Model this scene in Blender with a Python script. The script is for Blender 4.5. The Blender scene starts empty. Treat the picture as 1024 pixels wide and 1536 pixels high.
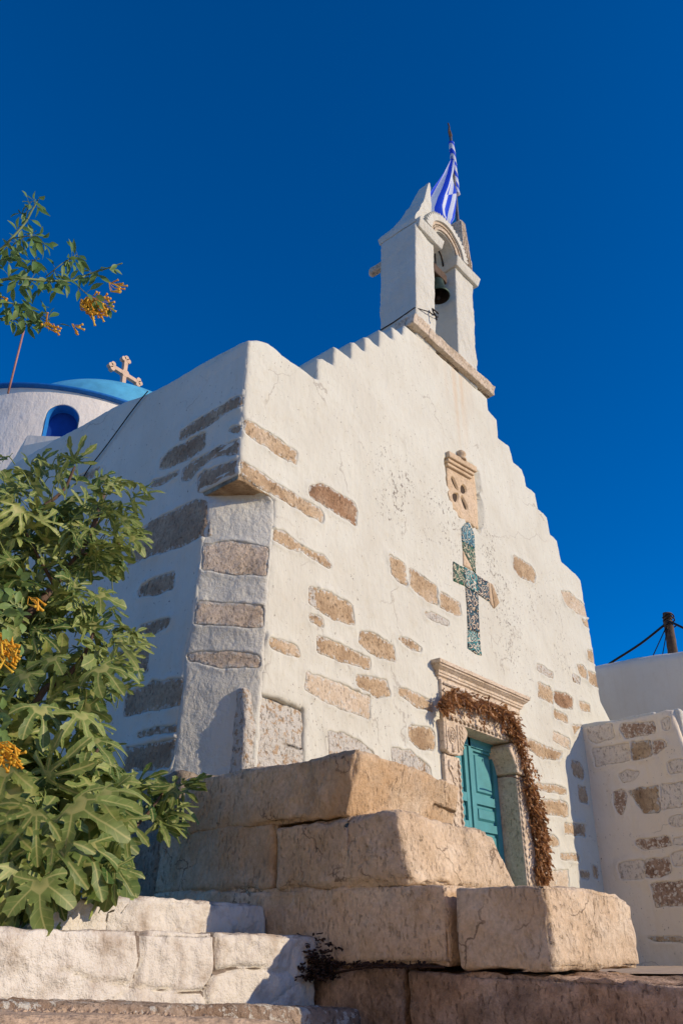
import bpy, math, random
import numpy as np
from mathutils import Vector, Matrix
from mathutils.geometry import delaunay_2d_cdt
random.seed(7); RNG = np.random.default_rng(7)
SC = bpy.context.scene
COL = SC.collection

# ------------------------------------------------------------------ camera, sky, sun, exposure
# eye at the world origin; X runs along the chapel front, Y goes into the picture, Z is up (metres)
FPX, CXP, CYP = 1203.0, 512.0, 768.0
PITCH, AZ = math.atan(672 / FPX), math.radians(40.5)
_fh = np.array([math.cos(AZ), math.sin(AZ), 0.0]); CR = np.array([math.sin(AZ), -math.cos(AZ), 0.0]); ZZ = np.array([0, 0, 1.0])
CF = _fh * math.cos(PITCH) + ZZ * math.sin(PITCH); CU = -_fh * math.sin(PITCH) + ZZ * math.cos(PITCH)
cd = bpy.data.cameras.new('camera'); cam = bpy.data.objects.new('camera', cd); COL.objects.link(cam)
cd.sensor_fit = 'HORIZONTAL'; cd.sensor_width = 36.0; cd.lens = FPX / 1024 * 36.0
cd.clip_start = 0.05; cd.clip_end = 5000
cam.matrix_world = Matrix(((CR[0], CU[0], -CF[0], 0), (CR[1], CU[1], -CF[1], 0), (CR[2], CU[2], -CF[2], 0), (0, 0, 0, 1)))
SC.camera = cam
SUN = Vector((0.595, -1.21, 0.53)).normalized()          # towards the sun
w = bpy.data.worlds.new('World'); SC.world = w; w.use_nodes = True
nt = w.node_tree; nt.nodes.clear()
sky = nt.nodes.new('ShaderNodeTexSky'); sky.sky_type = 'NISHITA'; sky.sun_disc = False
sky.sun_elevation = math.asin(SUN.z); sky.sun_rotation = math.atan2(SUN.x, SUN.y)
sky.altitude = 1500; sky.air_density = 0.9; sky.dust_density = 0.0; sky.ozone_density = 6.0
hs = nt.nodes.new('ShaderNodeHueSaturation'); hs.inputs['Hue'].default_value = 0.505; hs.inputs['Saturation'].default_value = 1.25; hs.inputs['Value'].default_value = 1.0
bg = nt.nodes.new('ShaderNodeBackground'); bg.inputs['Strength'].default_value = 0.138
wo = nt.nodes.new('ShaderNodeOutputWorld')
nt.links.new(sky.outputs[0], hs.inputs['Color']); nt.links.new(hs.outputs[0], bg.inputs['Color']); nt.links.new(bg.outputs[0], wo.inputs['Surface'])
sl = bpy.data.lights.new('sun', 'SUN'); sl.energy = 3.45; sl.angle = math.radians(0.5); sl.color = (1.0, 0.805, 0.60)
so = bpy.data.objects.new('sun', sl); COL.objects.link(so); so.rotation_euler = SUN.to_track_quat('Z', 'Y').to_euler(); so.location = SUN * 40
SC.view_settings.view_transform = 'Standard'; SC.view_settings.look = 'None'; SC.view_settings.exposure = 0.33; SC.view_settings.gamma = 1.0

# ------------------------------------------------------------------ measuring helpers
def ray(px, py): return CF + CR * ((px - CXP) / FPX) + CU * ((CYP - py) / FPX)
def at(px, py, ax, v):
    d = ray(px, py); return d * (v / d[ax])
def crop(ox, oy, s, pts): return [(ox + x / s, oy + y / s) for x, y in pts]

# ------------------------------------------------------------------ noise
def _h(ix, iy, iz, s):
    n = (ix.astype(np.int64) * 374761393 + iy.astype(np.int64) * 668265263 + iz.astype(np.int64) * 2147483647 + s * 974711) & 0xFFFFFFFF
    n = ((n ^ (n >> 13)) * 1274126177) & 0xFFFFFFFF
    n = ((n ^ (n >> 16)) * 2246822519) & 0xFFFFFFFF
    return ((n ^ (n >> 15)) & 0xFFFFFF) / float(0xFFFFFF)
def vnoise(P, s=0):
    P = np.asarray(P, float); I = np.floor(P); F = P - I; F = F * F * (3 - 2 * F)
    x, y, z = I[:, 0], I[:, 1], I[:, 2]; r = 0
    for a in (0, 1):
        for b in (0, 1):
            for c in (0, 1):
                wgt = (F[:, 0] if a else 1 - F[:, 0]) * (F[:, 1] if b else 1 - F[:, 1]) * (F[:, 2] if c else 1 - F[:, 2])
                r = r + wgt * _h(x + a, y + b, z + c, s)
    return r * 2 - 1
def fbm(P, f=1.0, o=4, s=0):
    P = np.asarray(P, float); r = 0; a = 1.0; t = 0
    for i in range(o):
        r = r + a * vnoise(P * f + 17.3 * i, s + i); t += a; a *= .5; f *= 2.03
    return r / t
def worley2(Q, s=0, jit=.8, ids=False):
    I = np.floor(Q); f1 = np.full(len(Q), 9.); f2 = np.full(len(Q), 9.); cid = np.zeros(len(Q))
    for a in (-1, 0, 1):
        for b in (-1, 0, 1):
            cx = I[:, 0] + a; cy = I[:, 1] + b
            jx = cx + .5 + jit * (_h(cx, cy, cx * 0, s) - .5); jy = cy + .5 + jit * (_h(cx, cy, cx * 0, s + 5) - .5)
            d = np.hypot(Q[:, 0] - jx, Q[:, 1] - jy)
            m = d < f1; f2 = np.where(m, f1, np.minimum(f2, d)); f1 = np.where(m, d, f1); cid = np.where(m, _h(cx, cy, cx * 0, s + 77), cid)
    return (f1, f2, cid) if ids else (f1, f2)

# ------------------------------------------------------------------ objects
def wloc(o):
    v = Vector((0, 0, 0))
    while o is not None: v += o.location; o = o.parent
    return v
def tag(o, label=None, cat=None, group=None, kind=None):
    if label: o['label'] = label
    if cat: o['category'] = cat
    if group: o['group'] = group
    if kind: o['kind'] = kind
    return o
def thing(name, loc, label, cat, group=None):
    o = bpy.data.objects.new(name, None); o.empty_display_size = .2; COL.objects.link(o); o.location = loc
    return tag(o, label, cat, group)
def obj(name, V, F, mat, parent=None, loc=None, smooth=True, attrs=None):
    V = np.asarray(V, float)
    if parent is not None: base = np.array(wloc(parent))
    elif loc is not None: base = np.array(loc, float)
    else: base = np.array([V[:, 0].mean(), V[:, 1].mean(), V[:, 2].min()])
    me = bpy.data.meshes.new(name); me.from_pydata((V - base).tolist(), [], [tuple(f) for f in F]); me.update()
    if smooth: me.polygons.foreach_set('use_smooth', [True] * len(me.polygons))
    if attrs:
        for k, a in attrs.items():
            at_ = me.attributes.new(k, 'FLOAT', 'POINT'); at_.data.foreach_set('value', np.asarray(a, np.float32))
    me.materials.append(mat)
    o = bpy.data.objects.new(name, me); COL.objects.link(o)
    if parent is not None: o.parent = parent
    else: o.location = base
    return o
class MB:
    def __init__(s): s.V = []; s.F = []; s.A = {}
    def add(s, V, F, **at_):
        b = sum(len(v) for v in s.V); V = np.asarray(V, float)
        s.V.append(V); s.F.extend([tuple(int(i) + b for i in f) for f in F])
        for k, a in at_.items(): s.A.setdefault(k, []).append(np.broadcast_to(np.asarray(a, float), (len(V),)))
        return s
    def build(s, name, mat, parent=None, **kw):
        return obj(name, np.concatenate(s.V), s.F, mat, parent, attrs={k: np.concatenate(a) for k, a in s.A.items()} or None, **kw)
def tube(pts, rad, n=8, cap=True):
    P = np.asarray(pts, float); m = len(P); R = np.broadcast_to(np.asarray(rad, float), (m,))
    V = []; F = []
    T = np.gradient(P, axis=0); T /= np.linalg.norm(T, axis=1)[:, None] + 1e-9
    up = np.array([0, 0, 1.0]) if abs(T[0][2]) < .9 else np.array([1.0, 0, 0])
    a = np.cross(T[0], up); a /= np.linalg.norm(a)
    for i in range(m):
        a = a - T[i] * (a @ T[i]); a /= np.linalg.norm(a) + 1e-9; b = np.cross(T[i], a)
        for k in range(n):
            t = 2 * math.pi * k / n; V.append(P[i] + R[i] * (math.cos(t) * a + math.sin(t) * b))
    for i in range(m - 1):
        for k in range(n):
            F.append((i * n + k, i * n + (k + 1) % n, (i + 1) * n + (k + 1) % n, (i + 1) * n + k))
    if cap:
        F.append(tuple(range(n))[::-1]); F.append(tuple((m - 1) * n + k for k in range(n)))
    return np.array(V), F
def smooth_path(pts, n=8):
    P = np.asarray(pts, float); out = []
    Q = np.vstack([2 * P[0] - P[1], P, 2 * P[-1] - P[-2]])
    for i in range(1, len(Q) - 2):
        p0, p1, p2, p3 = Q[i - 1:i + 3]
        for t in np.linspace(0, 1, n, endpoint=False):
            out.append(.5 * ((2 * p1) + (p2 - p0) * t + (2 * p0 - 5 * p1 + 4 * p2 - p3) * t * t + (3 * p1 - p0 - 3 * p2 + p3) * t ** 3))
    out.append(P[-1]); return np.array(out)
def lathe(c, prof, n=32):
    V = []; F = []
    for r, z in prof:
        for k in range(n):
            t = 2 * math.pi * k / n; V.append((c[0] + r * math.cos(t), c[1] + r * math.sin(t), c[2] + z))
    for i in range(len(prof) - 1):
        for k in range(n): F.append((i * n + k, i * n + (k + 1) % n, (i + 1) * n + (k + 1) % n, (i + 1) * n + k))
    return np.array(V), F
def box(a, b):
    x0, y0, z0 = a; x1, y1, z1 = b
    V = [(x0, y0, z0), (x1, y0, z0), (x1, y1, z0), (x0, y1, z0), (x0, y0, z1), (x1, y0, z1), (x1, y1, z1), (x0, y1, z1)]
    return np.array(V, float), [(0, 3, 2, 1), (4, 5, 6, 7), (0, 1, 5, 4), (1, 2, 6, 5), (2, 3, 7, 6), (3, 0, 4, 7)]
def rbox(a, b, r=.03, res=.03, amp=.01, freq=4., seed=0, deform=None, fine=.3, edgewear=0.0):
    """box with rounded, worn edges and an uneven skin"""
    a = np.array(a, float); b = np.array(b, float); L = b - a; r = min(r, L.min() * .45)
    ax = []
    for i in range(3):
        n = max(2, int((L[i] - 2 * r) / res)); mid = np.linspace(r, L[i] - r, n + 1)
        ax.append(np.concatenate([[0, r * .12, r * .45], mid, [L[i] - r * .45, L[i] - r * .12, L[i]]]))
    idx = {}; V = []
    N = [len(x) - 1 for x in ax]
    def vid(i, j, k):
        t = (i, j, k)
        if t not in idx: idx[t] = len(V); V.append((ax[0][i], ax[1][j], ax[2][k]))
        return idx[t]
    F = []
    for i in range(N[0]):
        for j in range(N[1]):
            F.append((vid(i, j, 0), vid(i, j + 1, 0), vid(i + 1, j + 1, 0), vid(i + 1, j, 0)))
            F.append((vid(i, j, N[2]), vid(i + 1, j, N[2]), vid(i + 1, j + 1, N[2]), vid(i, j + 1, N[2])))
    for i in range(N[0]):
        for k in range(N[2]):
            F.append((vid(i, 0, k), vid(i + 1, 0, k), vid(i + 1, 0, k + 1), vid(i, 0, k + 1)))
            F.append((vid(i, N[1], k), vid(i, N[1], k + 1), vid(i + 1, N[1], k + 1), vid(i + 1, N[1], k)))
    for j in range(N[1]):
        for k in range(N[2]):
            F.append((vid(0, j, k), vid(0, j, k + 1), vid(0, j + 1, k + 1), vid(0, j + 1, k)))
            F.append((vid(N[0], j, k), vid(N[0], j + 1, k), vid(N[0], j + 1, k + 1), vid(N[0], j, k + 1)))
    V = np.array(V); q = np.clip(V, r, L - r); d = V - q; ln = np.linalg.norm(d, axis=1)[:, None] + 1e-9
    nrm = d / ln; P = q + r * nrm + a
    ne = (np.abs(nrm) > .3).sum(1) - 1
    D = amp * fbm(P, freq, 4, seed) + amp * fine * fbm(P, freq * 6, 3, seed + 9)
    if edgewear: D = D - edgewear * np.clip(ne, 0, 2) * np.clip(.15 + 1.3 * fbm(P, 4., 4, seed + 31), 0, 1)
    P = P + nrm * D[:, None]
    if deform: P = deform(P)
    return P, F

# ------------------------------------------------------------------ 2D tools
def chaikin(pts, it=2):
    P = np.asarray(pts, float)
    for _ in range(it):
        Q = np.roll(P, -1, 0); P = np.stack([.75 * P + .25 * Q, .25 * P + .75 * Q], 1).reshape(-1, 2)
    return P
def dens(P, sp, closed=True):
    P = np.asarray(P, float); out = []
    m = len(P) if closed else len(P) - 1
    for i in range(m):
        a = P[i]; b = P[(i + 1) % len(P)]; n = max(1, int(round(np.linalg.norm(b - a) / sp)))
        for k in range(n): out.append(a + (b - a) * k / n)
    if not closed: out.append(P[-1])
    return np.array(out)
def area(P):
    x, y = P[:, 0], P[:, 1]; return .5 * np.sum(x * np.roll(y, -1) - y * np.roll(x, -1))
def inside(Q, P):
    r = np.zeros(len(Q), bool); n = len(P)
    for i in range(n):
        x0, y0 = P[i]; x1, y1 = P[(i + 1) % n]
        if y0 == y1: continue
        c = ((y0 > Q[:, 1]) != (y1 > Q[:, 1])); r ^= c & (Q[:, 0] < (x1 - x0) * (Q[:, 1] - y0) / (y1 - y0) + x0)
    return r
def pdist(Q, P):
    d = np.full(len(Q), 1e9)
    for i in range(len(P)):
        a = P[i]; e = P[(i + 1) % len(P)] - a; l = e @ e
        if l < 1e-12: continue
        t = np.clip(((Q - a) @ e) / l, 0, 1); d = np.minimum(d, np.hypot(*(Q - a - t[:, None] * e).T))
    return d
def sdist(Q, P, reach):
    """signed distance (outside +) evaluated only near the polygon"""
    lo = P.min(0) - reach; hi = P.max(0) + reach; m = ((Q >= lo) & (Q <= hi)).all(1)
    r = np.full(len(Q), 9.0)
    if m.any():
        q = Q[m]; d = pdist(q, P); r[m] = np.where(inside(q, P), -d, d)
    return r
def offset(P, d):
    n = len(P); A = np.roll(P, 1, 0); B = np.roll(P, -1, 0); t = B - A; t /= np.linalg.norm(t, axis=1)[:, None] + 1e-9
    s = 1 if area(P) > 0 else -1
    return P + d * s * np.stack([t[:, 1], -t[:, 0]], 1)
def tri(pts, outline):
    """triangulate points inside an outline"""
    n = len(outline); allp = np.vstack([outline, pts]) if len(pts) else outline
    r = delaunay_2d_cdt([Vector(p) for p in allp], [], [list(range(n))], 1, 1e-6)
    return np.array([(v[0], v[1]) for v in r[0]]), [tuple(f) for f in r[2]]
def grid(P, sp, jit=.35, seed=0):
    lo, hi = P.min(0), P.max(0); g = np.random.default_rng(seed)
    X, Y = np.meshgrid(np.arange(lo[0], hi[0], sp), np.arange(lo[1], hi[1], sp)); Q = np.stack([X.ravel(), Y.ravel()], 1)
    Q += (g.random(Q.shape) - .5) * sp * jit
    return Q[inside(Q, P)]
def wob(P, amp, f, seed):
    Q = np.column_stack([P, np.full(len(P), seed * 3.7)])
    return P + amp * np.column_stack([fbm(Q, f, 3, seed), fbm(Q, f, 3, seed + 50)])

class Panel:
    """an uneven wall face: uv plane with height h along the outward normal"""
    def __init__(s, O, e1, e2, amp=.02, freq=.9, seed=1, warp=None):
        s.O = np.array(O, float); s.e1 = np.array(e1, float); s.e2 = np.array(e2, float); s.n = np.cross(s.e1, s.e2)
        s.amp, s.freq, s.seed, s.warp = amp, freq, seed, warp
    def uv(s, px, py):
        d = ray(px, py); t = (s.O @ s.n) / (d @ s.n); P = d * t - s.O; return (P @ s.e1, P @ s.e2)
    def pts(s, L): return [s.uv(*p) for p in L]
    def base(s, Q):
        P3 = np.column_stack([Q, np.full(len(Q), s.seed * 11.3)])
        return s.amp * fbm(P3, s.freq, 3, s.seed) + s.amp * .22 * fbm(P3, s.freq * 7, 3, s.seed + 3)
    def to3(s, Q, h):
        if s.warp: return s.warp(s, Q, h)
        return s.O + Q[:, :1] * s.e1 + Q[:, 1:] * s.e2 + np.asarray(h)[:, None] * s.n
    def wall(s, name, outline, mat, parent, stones=(), holes=(), sp=.05, rnd=.06, thick=.5, lip=.014, edge_jit=.012, chips=(), stains=(), **kw):
        out = np.asarray(outline, float)
        if area(out) < 0: out = out[::-1]
        out = wob(dens(out, sp * .7), edge_jit, 6., s.seed + 2); out = wob(out, edge_jit * .5, 24., s.seed + 12); s.outline, s.rnd = out, rnd
        Q = grid(out, sp, .5, s.seed); Q = Q[pdist(Q, out) > sp * .5]
        ring = [Q]
        for d in (rnd * .12, rnd * .4, rnd * .8): 
            if rnd > .01: ring.append(offset(out, -d))
        feats = [(np.asarray(p), 0) for p in stones] + [(np.asarray(p), dp) for p, dp in holes]
        keep = np.ones(len(Q), bool)
        for p, dp in feats:
            keep &= ~(np.abs(sdist(Q, p, .1)) < .045)
        ring[0] = Q[keep]
        for p, dp in feats:
            for d in ((.034, .016, 0, -.010, -.026) if dp == 0 else (.02, .004, -.004, -.03)): ring.append(offset(p, d))
        Q = np.vstack(ring); Q = Q[inside(Q, out)]; Q = Q[pdist(Q, out) > .002]
        Vt, F = tri(Q, out)
        h = s.base(Vt); d = np.minimum(pdist(Vt, out), rnd) if rnd > .01 else None
        if rnd > .01: h = h - (rnd - np.sqrt(np.maximum(0, rnd ** 2 - (rnd - d) ** 2)))
        n2 = fbm(np.column_stack([Vt, np.full(len(Vt), 5.5)]), 9., 2, s.seed + 8)
        for p, dp in feats:
            g = sdist(Vt, p, .15)
            if dp == 0:
                b = lip * np.exp(-((g - .014) / .022) ** 2) * np.clip(.6 + 1.6 * n2, 0.0, 2.2)
                h = h + np.where(g < 5, b, 0); h = np.where(g < -.006, h - .035, h)
            else: h = np.where(g < 0, h - dp, h)
        V = s.to3(Vt, h)
        at_ = {'chip': np.zeros(len(Vt)), 'stain': np.zeros(len(Vt))}
        for (cu, cv, r, a) in chips: at_['chip'] = np.maximum(at_['chip'], a * np.exp(-(((Vt[:, 0] - cu) / r) ** 2 + ((Vt[:, 1] - cv) / (r * 1.5)) ** 2)))
        for (cu, v0, v1, r, a) in stains: at_['stain'] = np.maximum(at_['stain'], a * np.exp(-((Vt[:, 0] - cu) / r) ** 2) * np.clip((Vt[:, 1] - v0) / (v1 - v0), 0, 1) * (Vt[:, 1] < v1 + .2))
        if thick:
            cnt = {}
            for f in F:
                for i in range(3):
                    e = (f[i], f[(i + 1) % 3]); cnt[e] = 1
            bd = [e for e in cnt if (e[1], e[0]) not in cnt]
            mp = {}; VV = [V]; nn = len(V)
            ids = sorted({i for e in bd for i in e})
            back = s.to3(Vt[ids], np.full(len(ids), -thick))
            for k, i in enumerate(ids): mp[i] = nn + k
            V = np.vstack([V, back]); F = F + [(e[1], e[0], mp[e[0]], mp[e[1]]) for e in bd]
            for k in at_: at_[k] = np.concatenate([at_[k], np.zeros(len(ids))])
        return obj(name, V, F, mat, parent, attrs=at_, **kw)
    def stone(s, name, p, mat, parent, lift=.003, rough=.007, sp=.022, skirt=.03, ring=.008):
        p = np.asarray(p, float); 
        if area(p) < 0: p = p[::-1]
        o = dens(offset(p, .004), .03); Q = grid(o, sp, .6, s.seed); Q = Q[pdist(Q, o) > sp * .5]
        Q = np.vstack([Q, offset(o, -ring)]); Q = Q[inside(Q, o)]
        Vt, F = tri(Q, o); P3 = np.column_stack([Vt, np.full(len(Vt), 2.2)])
        e = pdist(Vt, o)
        h = s.base(Vt) + lift + rough * fbm(P3, 9., 4, s.seed + 21) - skirt * (e < ring * .35)
        if getattr(s, 'outline', None) is not None and s.rnd > .01:
            dd_ = np.where(inside(Vt, s.outline), np.minimum(pdist(Vt, s.outline), s.rnd), 0.); h = h - (s.rnd - np.sqrt(np.maximum(0, s.rnd ** 2 - (s.rnd - dd_) ** 2)))
        return obj(name, s.to3(Vt, h), F, mat, parent, attrs={'ed': e})
def blob(pn, px, seed=0, amp=.012, it=2):
    """stone outline measured on a panel -> soft irregular polygon"""
    P = np.array(pn.pts(px)); c_ = P.mean(0); P = c_ + (P - c_) * 1.04; P = chaikin(dens(P, .075), 1)
    if area(P) < 0: P = P[::-1]
    P = dens(P, .022); P = wob(P, amp * 1.5, 8., seed + 100); return wob(P, amp * .8, 24., seed + 160)

# ------------------------------------------------------------------ materials
def mat(name):
    m = bpy.data.materials.new(name); m.use_nodes = True; t = m.node_tree; b = t.nodes['Principled BSDF']; return m, t, b
class NT:
    def __init__(s, t): s.t = t
    def n(s, typ, **kw):
        nd = s.t.nodes.new(typ)
        for k, v in kw.items():
            if k.startswith('_'): setattr(nd, k[1:], v)
            else: nd.inputs[k.replace('__', ' ')].default_value = v
        return nd
    def l(s, a, b): s.t.links.new(a, b)
    def pos(s, scale=(1, 1, 1)):
        g = s.n('ShaderNodeNewGeometry'); m = s.n('ShaderNodeMapping'); m.inputs['Scale'].default_value = scale; s.l(g.outputs['Position'], m.inputs['Vector']); return m.outputs[0]
    def noise(s, vec, scale, detail=4, rough=.55, dist=0.):
        n = s.n('ShaderNodeTexNoise', Scale=scale, Detail=detail, Roughness=rough, Distortion=dist); s.l(vec, n.inputs['Vector']); return n.outputs['Fac']
    def vor(s, vec, scale, feat='F1', out='Distance'):
        n = s.n('ShaderNodeTexVoronoi', Scale=scale, _feature=feat); s.l(vec, n.inputs['Vector']); return n.outputs[out]
    def ramp(s, fac, stops):
        r = s.n('ShaderNodeValToRGB'); e = r.color_ramp.elements
        while len(e) < len(stops): e.new(.5)
        for el, (p, c) in zip(e, stops):
            el.position = p; el.color = (c, c, c, 1) if isinstance(c, (int, float)) else (*c, 1)
        s.l(fac, r.inputs[0]); return r.outputs[0]
    def mix(s, fac, a, b, mode='MIX'):
        m = s.n('ShaderNodeMix', _data_type='RGBA', _blend_type=mode)
        for sock, v in ((m.inputs[0], fac), (m.inputs[6], a), (m.inputs[7], b)):
            if isinstance(v, (int, float)): sock.default_value = v
            elif isinstance(v, tuple): sock.default_value = (*v, 1)
            else: s.l(v, sock)
        return m.outputs[2]
    def math(s, op, a, b=0.):
        m = s.n('ShaderNodeMath', _operation=op)
        for i, v in enumerate((a, b)):
            if isinstance(v, (int, float)): m.inputs[i].default_value = v
            else: s.l(v, m.inputs[i])
        return m.outputs[0]
    def attr(s, name): return s.n('ShaderNodeAttribute', _attribute_name=name).outputs['Fac']
    def bump(s, hgt, dist, strength=1., prev=None):
        b = s.n('ShaderNodeBump', Strength=strength, Distance=dist); s.l(hgt, b.inputs['Height'])
        if prev is not None: s.l(prev, b.inputs['Normal'])
        return b.outputs[0]

def plaster_mat(name, base=(.80, .765, .715), chips=True, rough_b=1.0, dirt=.0, streak=1.):
    m, t, b = mat(name); N = NT(t); p = N.pos()
    c = N.mix(N.ramp(N.noise(p, 1.3, 5), [(.35, 0.), (.7, 1.)]), base, (base[0] * .91, base[1] * .89, base[2] * .87))
    c = N.mix(N.ramp(N.noise(p, 9, 5, .65), [(.55, 0.), (.8, .5)]), c, (base[0] * .86, base[1] * .80, base[2] * .70))
    stk = N.noise(N.pos((14, 14, .8)), 1.0, 4, .6)
    c = N.mix(N.ramp(stk, [(.52, 0.), (.85, .35)]), c, (base[0] * .84, base[1] * .78, base[2] * .70))
    if chips:
        a = N.attr('chip'); sp = N.noise(N.pos((1, 1, .7)), 30, 4, .75)
        msk = N.math('MULTIPLY', a, N.ramp(N.noise(p, 7, 3), [(.38, .2), (.6, 1.)]))
        k = N.ramp(N.math('ADD', sp, N.math('MULTIPLY', msk, .13)), [(.652, 0.), (.67, 1.)])
        c = N.mix(N.math('MULTIPLY', k, .85), c, (.17, .145, .12))
        pq = N.n('ShaderNodeTexNoise', Scale=3., Detail=6.); N.l(p, pq.inputs['Vector']); wv_ = N.n('ShaderNodeVectorMath', _operation='MULTIPLY_ADD'); N.l(pq.outputs['Color'], wv_.inputs[0]); wv_.inputs[1].default_value = (.6, .6, .6); N.l(p, wv_.inputs[2])
        crk = N.math('MULTIPLY', N.ramp(N.vor(wv_.outputs[0], .75, 'DISTANCE_TO_EDGE'), [(.003, 1.), (.007, 0.)]), N.ramp(N.noise(p, 1.1, 3), [(.52, 0.), (.6, 1.)]))
        c = N.mix(N.math('MULTIPLY', crk, .5), c, (.25, .21, .17))
        st = N.math('MULTIPLY', N.attr('stain'), N.ramp(N.noise(N.pos((9, 9, .35)), 1.6, 4, .6), [(.3, .1), (.7, 1.)]))
        c = N.mix(N.math('MULTIPLY', st, .9), c, (.56, .38, .21))
    if dirt:
        gz = N.n('ShaderNodeNewGeometry'); sx = N.n('ShaderNodeSeparateXYZ'); N.l(gz.outputs['Normal'], sx.inputs[0])
        c = N.mix(N.math('MULTIPLY', N.ramp(sx.outputs[2], [(.6, 0.), (.9, .8)]), N.ramp(N.noise(p, 6, 5), [(.3, .3), (.6, 1.)])), c, (.34, .26, .19))
        ck = N.math('ADD', N.attr('crack'), N.math('MULTIPLY', N.noise(p, 22, 4, .7), .5)); c = N.mix(N.ramp(ck, [(.92, 0.), (1.12, .85)]), c, (.17, .125, .095))
        c = N.mix(N.math('MULTIPLY', N.ramp(N.noise(p, 5, 6, .7), [(.5, 0.), (.68, 1.)]), dirt), c, (.30, .22, .15))
    t.links.new(c, b.inputs['Base Color']); b.inputs['Roughness'].default_value = .9; b.inputs['Specular IOR Level'].default_value = .15
    n1 = N.bump(N.noise(N.pos((1, 1, .7)), 5, 3), .045 * rough_b, .5)
    n2 = N.bump(N.noise(N.pos((1, 1, .35 if streak > .5 else .9)), 26, 5, .62), (.011 if streak > .5 else .02) * rough_b, .55, n1)
    n3 = N.bump(N.noise(p, 130, 3, .6), .004 * rough_b, .5, n2)
    t.links.new(n3, b.inputs['Normal']); return m

def stone_mat(name, cols, rough_b=1.0, white=0.0, pick=0.0, dark=.0, yellow=0.0, lap=False, wscale=14, wcol=(.58, .56, .49)):
    """cols: dark, mid, light; white = share of clinging whitewash; pick = pecked tool marks"""
    m, t, b = mat(name); N = NT(t); p = N.pos()
    f = N.noise(p, 3.2, 6, .62, .4)
    c = N.ramp(f, [(.3, cols[0]), (.5, cols[1]), (.72, cols[2])])
    c = N.mix(N.ramp(N.noise(p, 38, 4, .7), [(.35, .38), (.62, 0.)]), c, tuple(x * .55 for x in cols[0]))
    if yellow: c = N.mix(N.math('MULTIPLY', N.ramp(N.noise(p, 2.2, 4, .5), [(.48, 0.), (.66, 1.)]), yellow), c, (.52, .30, .12))
    if dark: c = N.mix(N.math('MULTIPLY', N.ramp(N.noise(p, 2.6, 6, .7), [(.46, 0.), (.62, 1.)]), dark), c, (.045, .035, .028))
    h1 = N.noise(p, 22, 6, .65)
    if white:
        wv = N.noise(p, wscale, 7, .72)
        c = N.mix(N.ramp(wv, [(.33 + .3 * white, 1.), (.355 + .3 * white, 0.)]) if white >= .5 else N.ramp(wv, [(.60 - .2 * white, 0.), (.63 - .2 * white, 1.)]), c, wcol)
    if lap:      # whitewash lapping raggedly over the stone's rim
        ed = N.attr('ed'); lv = N.math('SUBTRACT', N.noise(p, 20, 6, .75), N.math('MULTIPLY', ed, 4.)); c = N.mix(N.ramp(lv, [(.425, 0.), (.45, 1.)]), c, wcol)
    t.links.new(c, b.inputs['Base Color']); b.inputs['Roughness'].default_value = .92; b.inputs['Specular IOR Level'].default_value = .12
    pv = N.noise(N.pos((1, 1, .5)), 52 if pick else 48, 3, .6); pit = N.ramp(pv, [(.33, 0.), (.42, 1.)])
    if pick:
        area_ = N.ramp(N.noise(p, 3.4, 4, .6), [(.40, 0.), (.62, 1.)]); pit = N.math('SUBTRACT', 1., N.math('MULTIPLY', N.math('SUBTRACT', 1., pit), area_))
        pq = N.n('ShaderNodeTexNoise', Scale=5., Detail=5.); N.l(p, pq.inputs['Vector']); wv_ = N.n('ShaderNodeVectorMath', _operation='MULTIPLY_ADD'); N.l(pq.outputs['Color'], wv_.inputs[0]); wv_.inputs[1].default_value = (.35, .35, .35); N.l(p, wv_.inputs[2])
        crk = N.math('MULTIPLY', N.ramp(N.vor(wv_.outputs[0], 2.1, 'DISTANCE_TO_EDGE'), [(.004, 1.), (.012, 0.)]), N.ramp(N.noise(p, 2.8, 3), [(.50, 0.), (.58, 1.)]))
        c = N.mix(N.math('MULTIPLY', crk, .7), c, (.10, .065, .04)); c = N.mix(N.ramp(N.noise(N.pos((1, 1, .6)), 4.5, 6, .7), [(.56, 0.), (.70, .4)]), c, (.36, .33, .28))
    c = N.mix(N.math('MULTIPLY', N.math('SUBTRACT', 1., pit), .40), c, tuple(x * .4 for x in cols[0])); t.links.new(c, b.inputs['Base Color'])
    n = N.bump(h1, .02 * rough_b, .7)
    n = N.bump(N.noise(p, 9, 3, .5), .03 * rough_b, .45, n)
    n = N.bump(pit, .010 * rough_b * (1 + .5 * pick), .8, n)
    n = N.bump(N.noise(p, 95, 4, .7), .006 * rough_b, .8, n)
    if pick:
        pv = N.vor(N.pos((1.2, 1.2, .6)), 24); n = N.bump(N.ramp(pv, [(.05, 0.), (.4, 1.)]), .010 * pick, .5, n)
    t.links.new(n, b.inputs['Normal']); return m
def plain_mat(name, col, rough=.6, metal=0., bump=0., bscale=60, var=.25, vscale=12, spec=.3):
    m, t, b = mat(name); N = NT(t); p = N.pos()
    c = N.mix(N.ramp(N.noise(p, vscale, 5, .6), [(.35, 0.), (.7, 1.)]), col, tuple(x * (1 - var) for x in col))
    t.links.new(c, b.inputs['Base Color']); b.inputs['Roughness'].default_value = rough; b.inputs['Metallic'].default_value = metal; b.inputs['Specular IOR Level'].default_value = spec
    if bump: t.links.new(N.bump(N.noise(p, bscale, 5, .6), bump, .7), b.inputs['Normal'])
    return m
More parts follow.
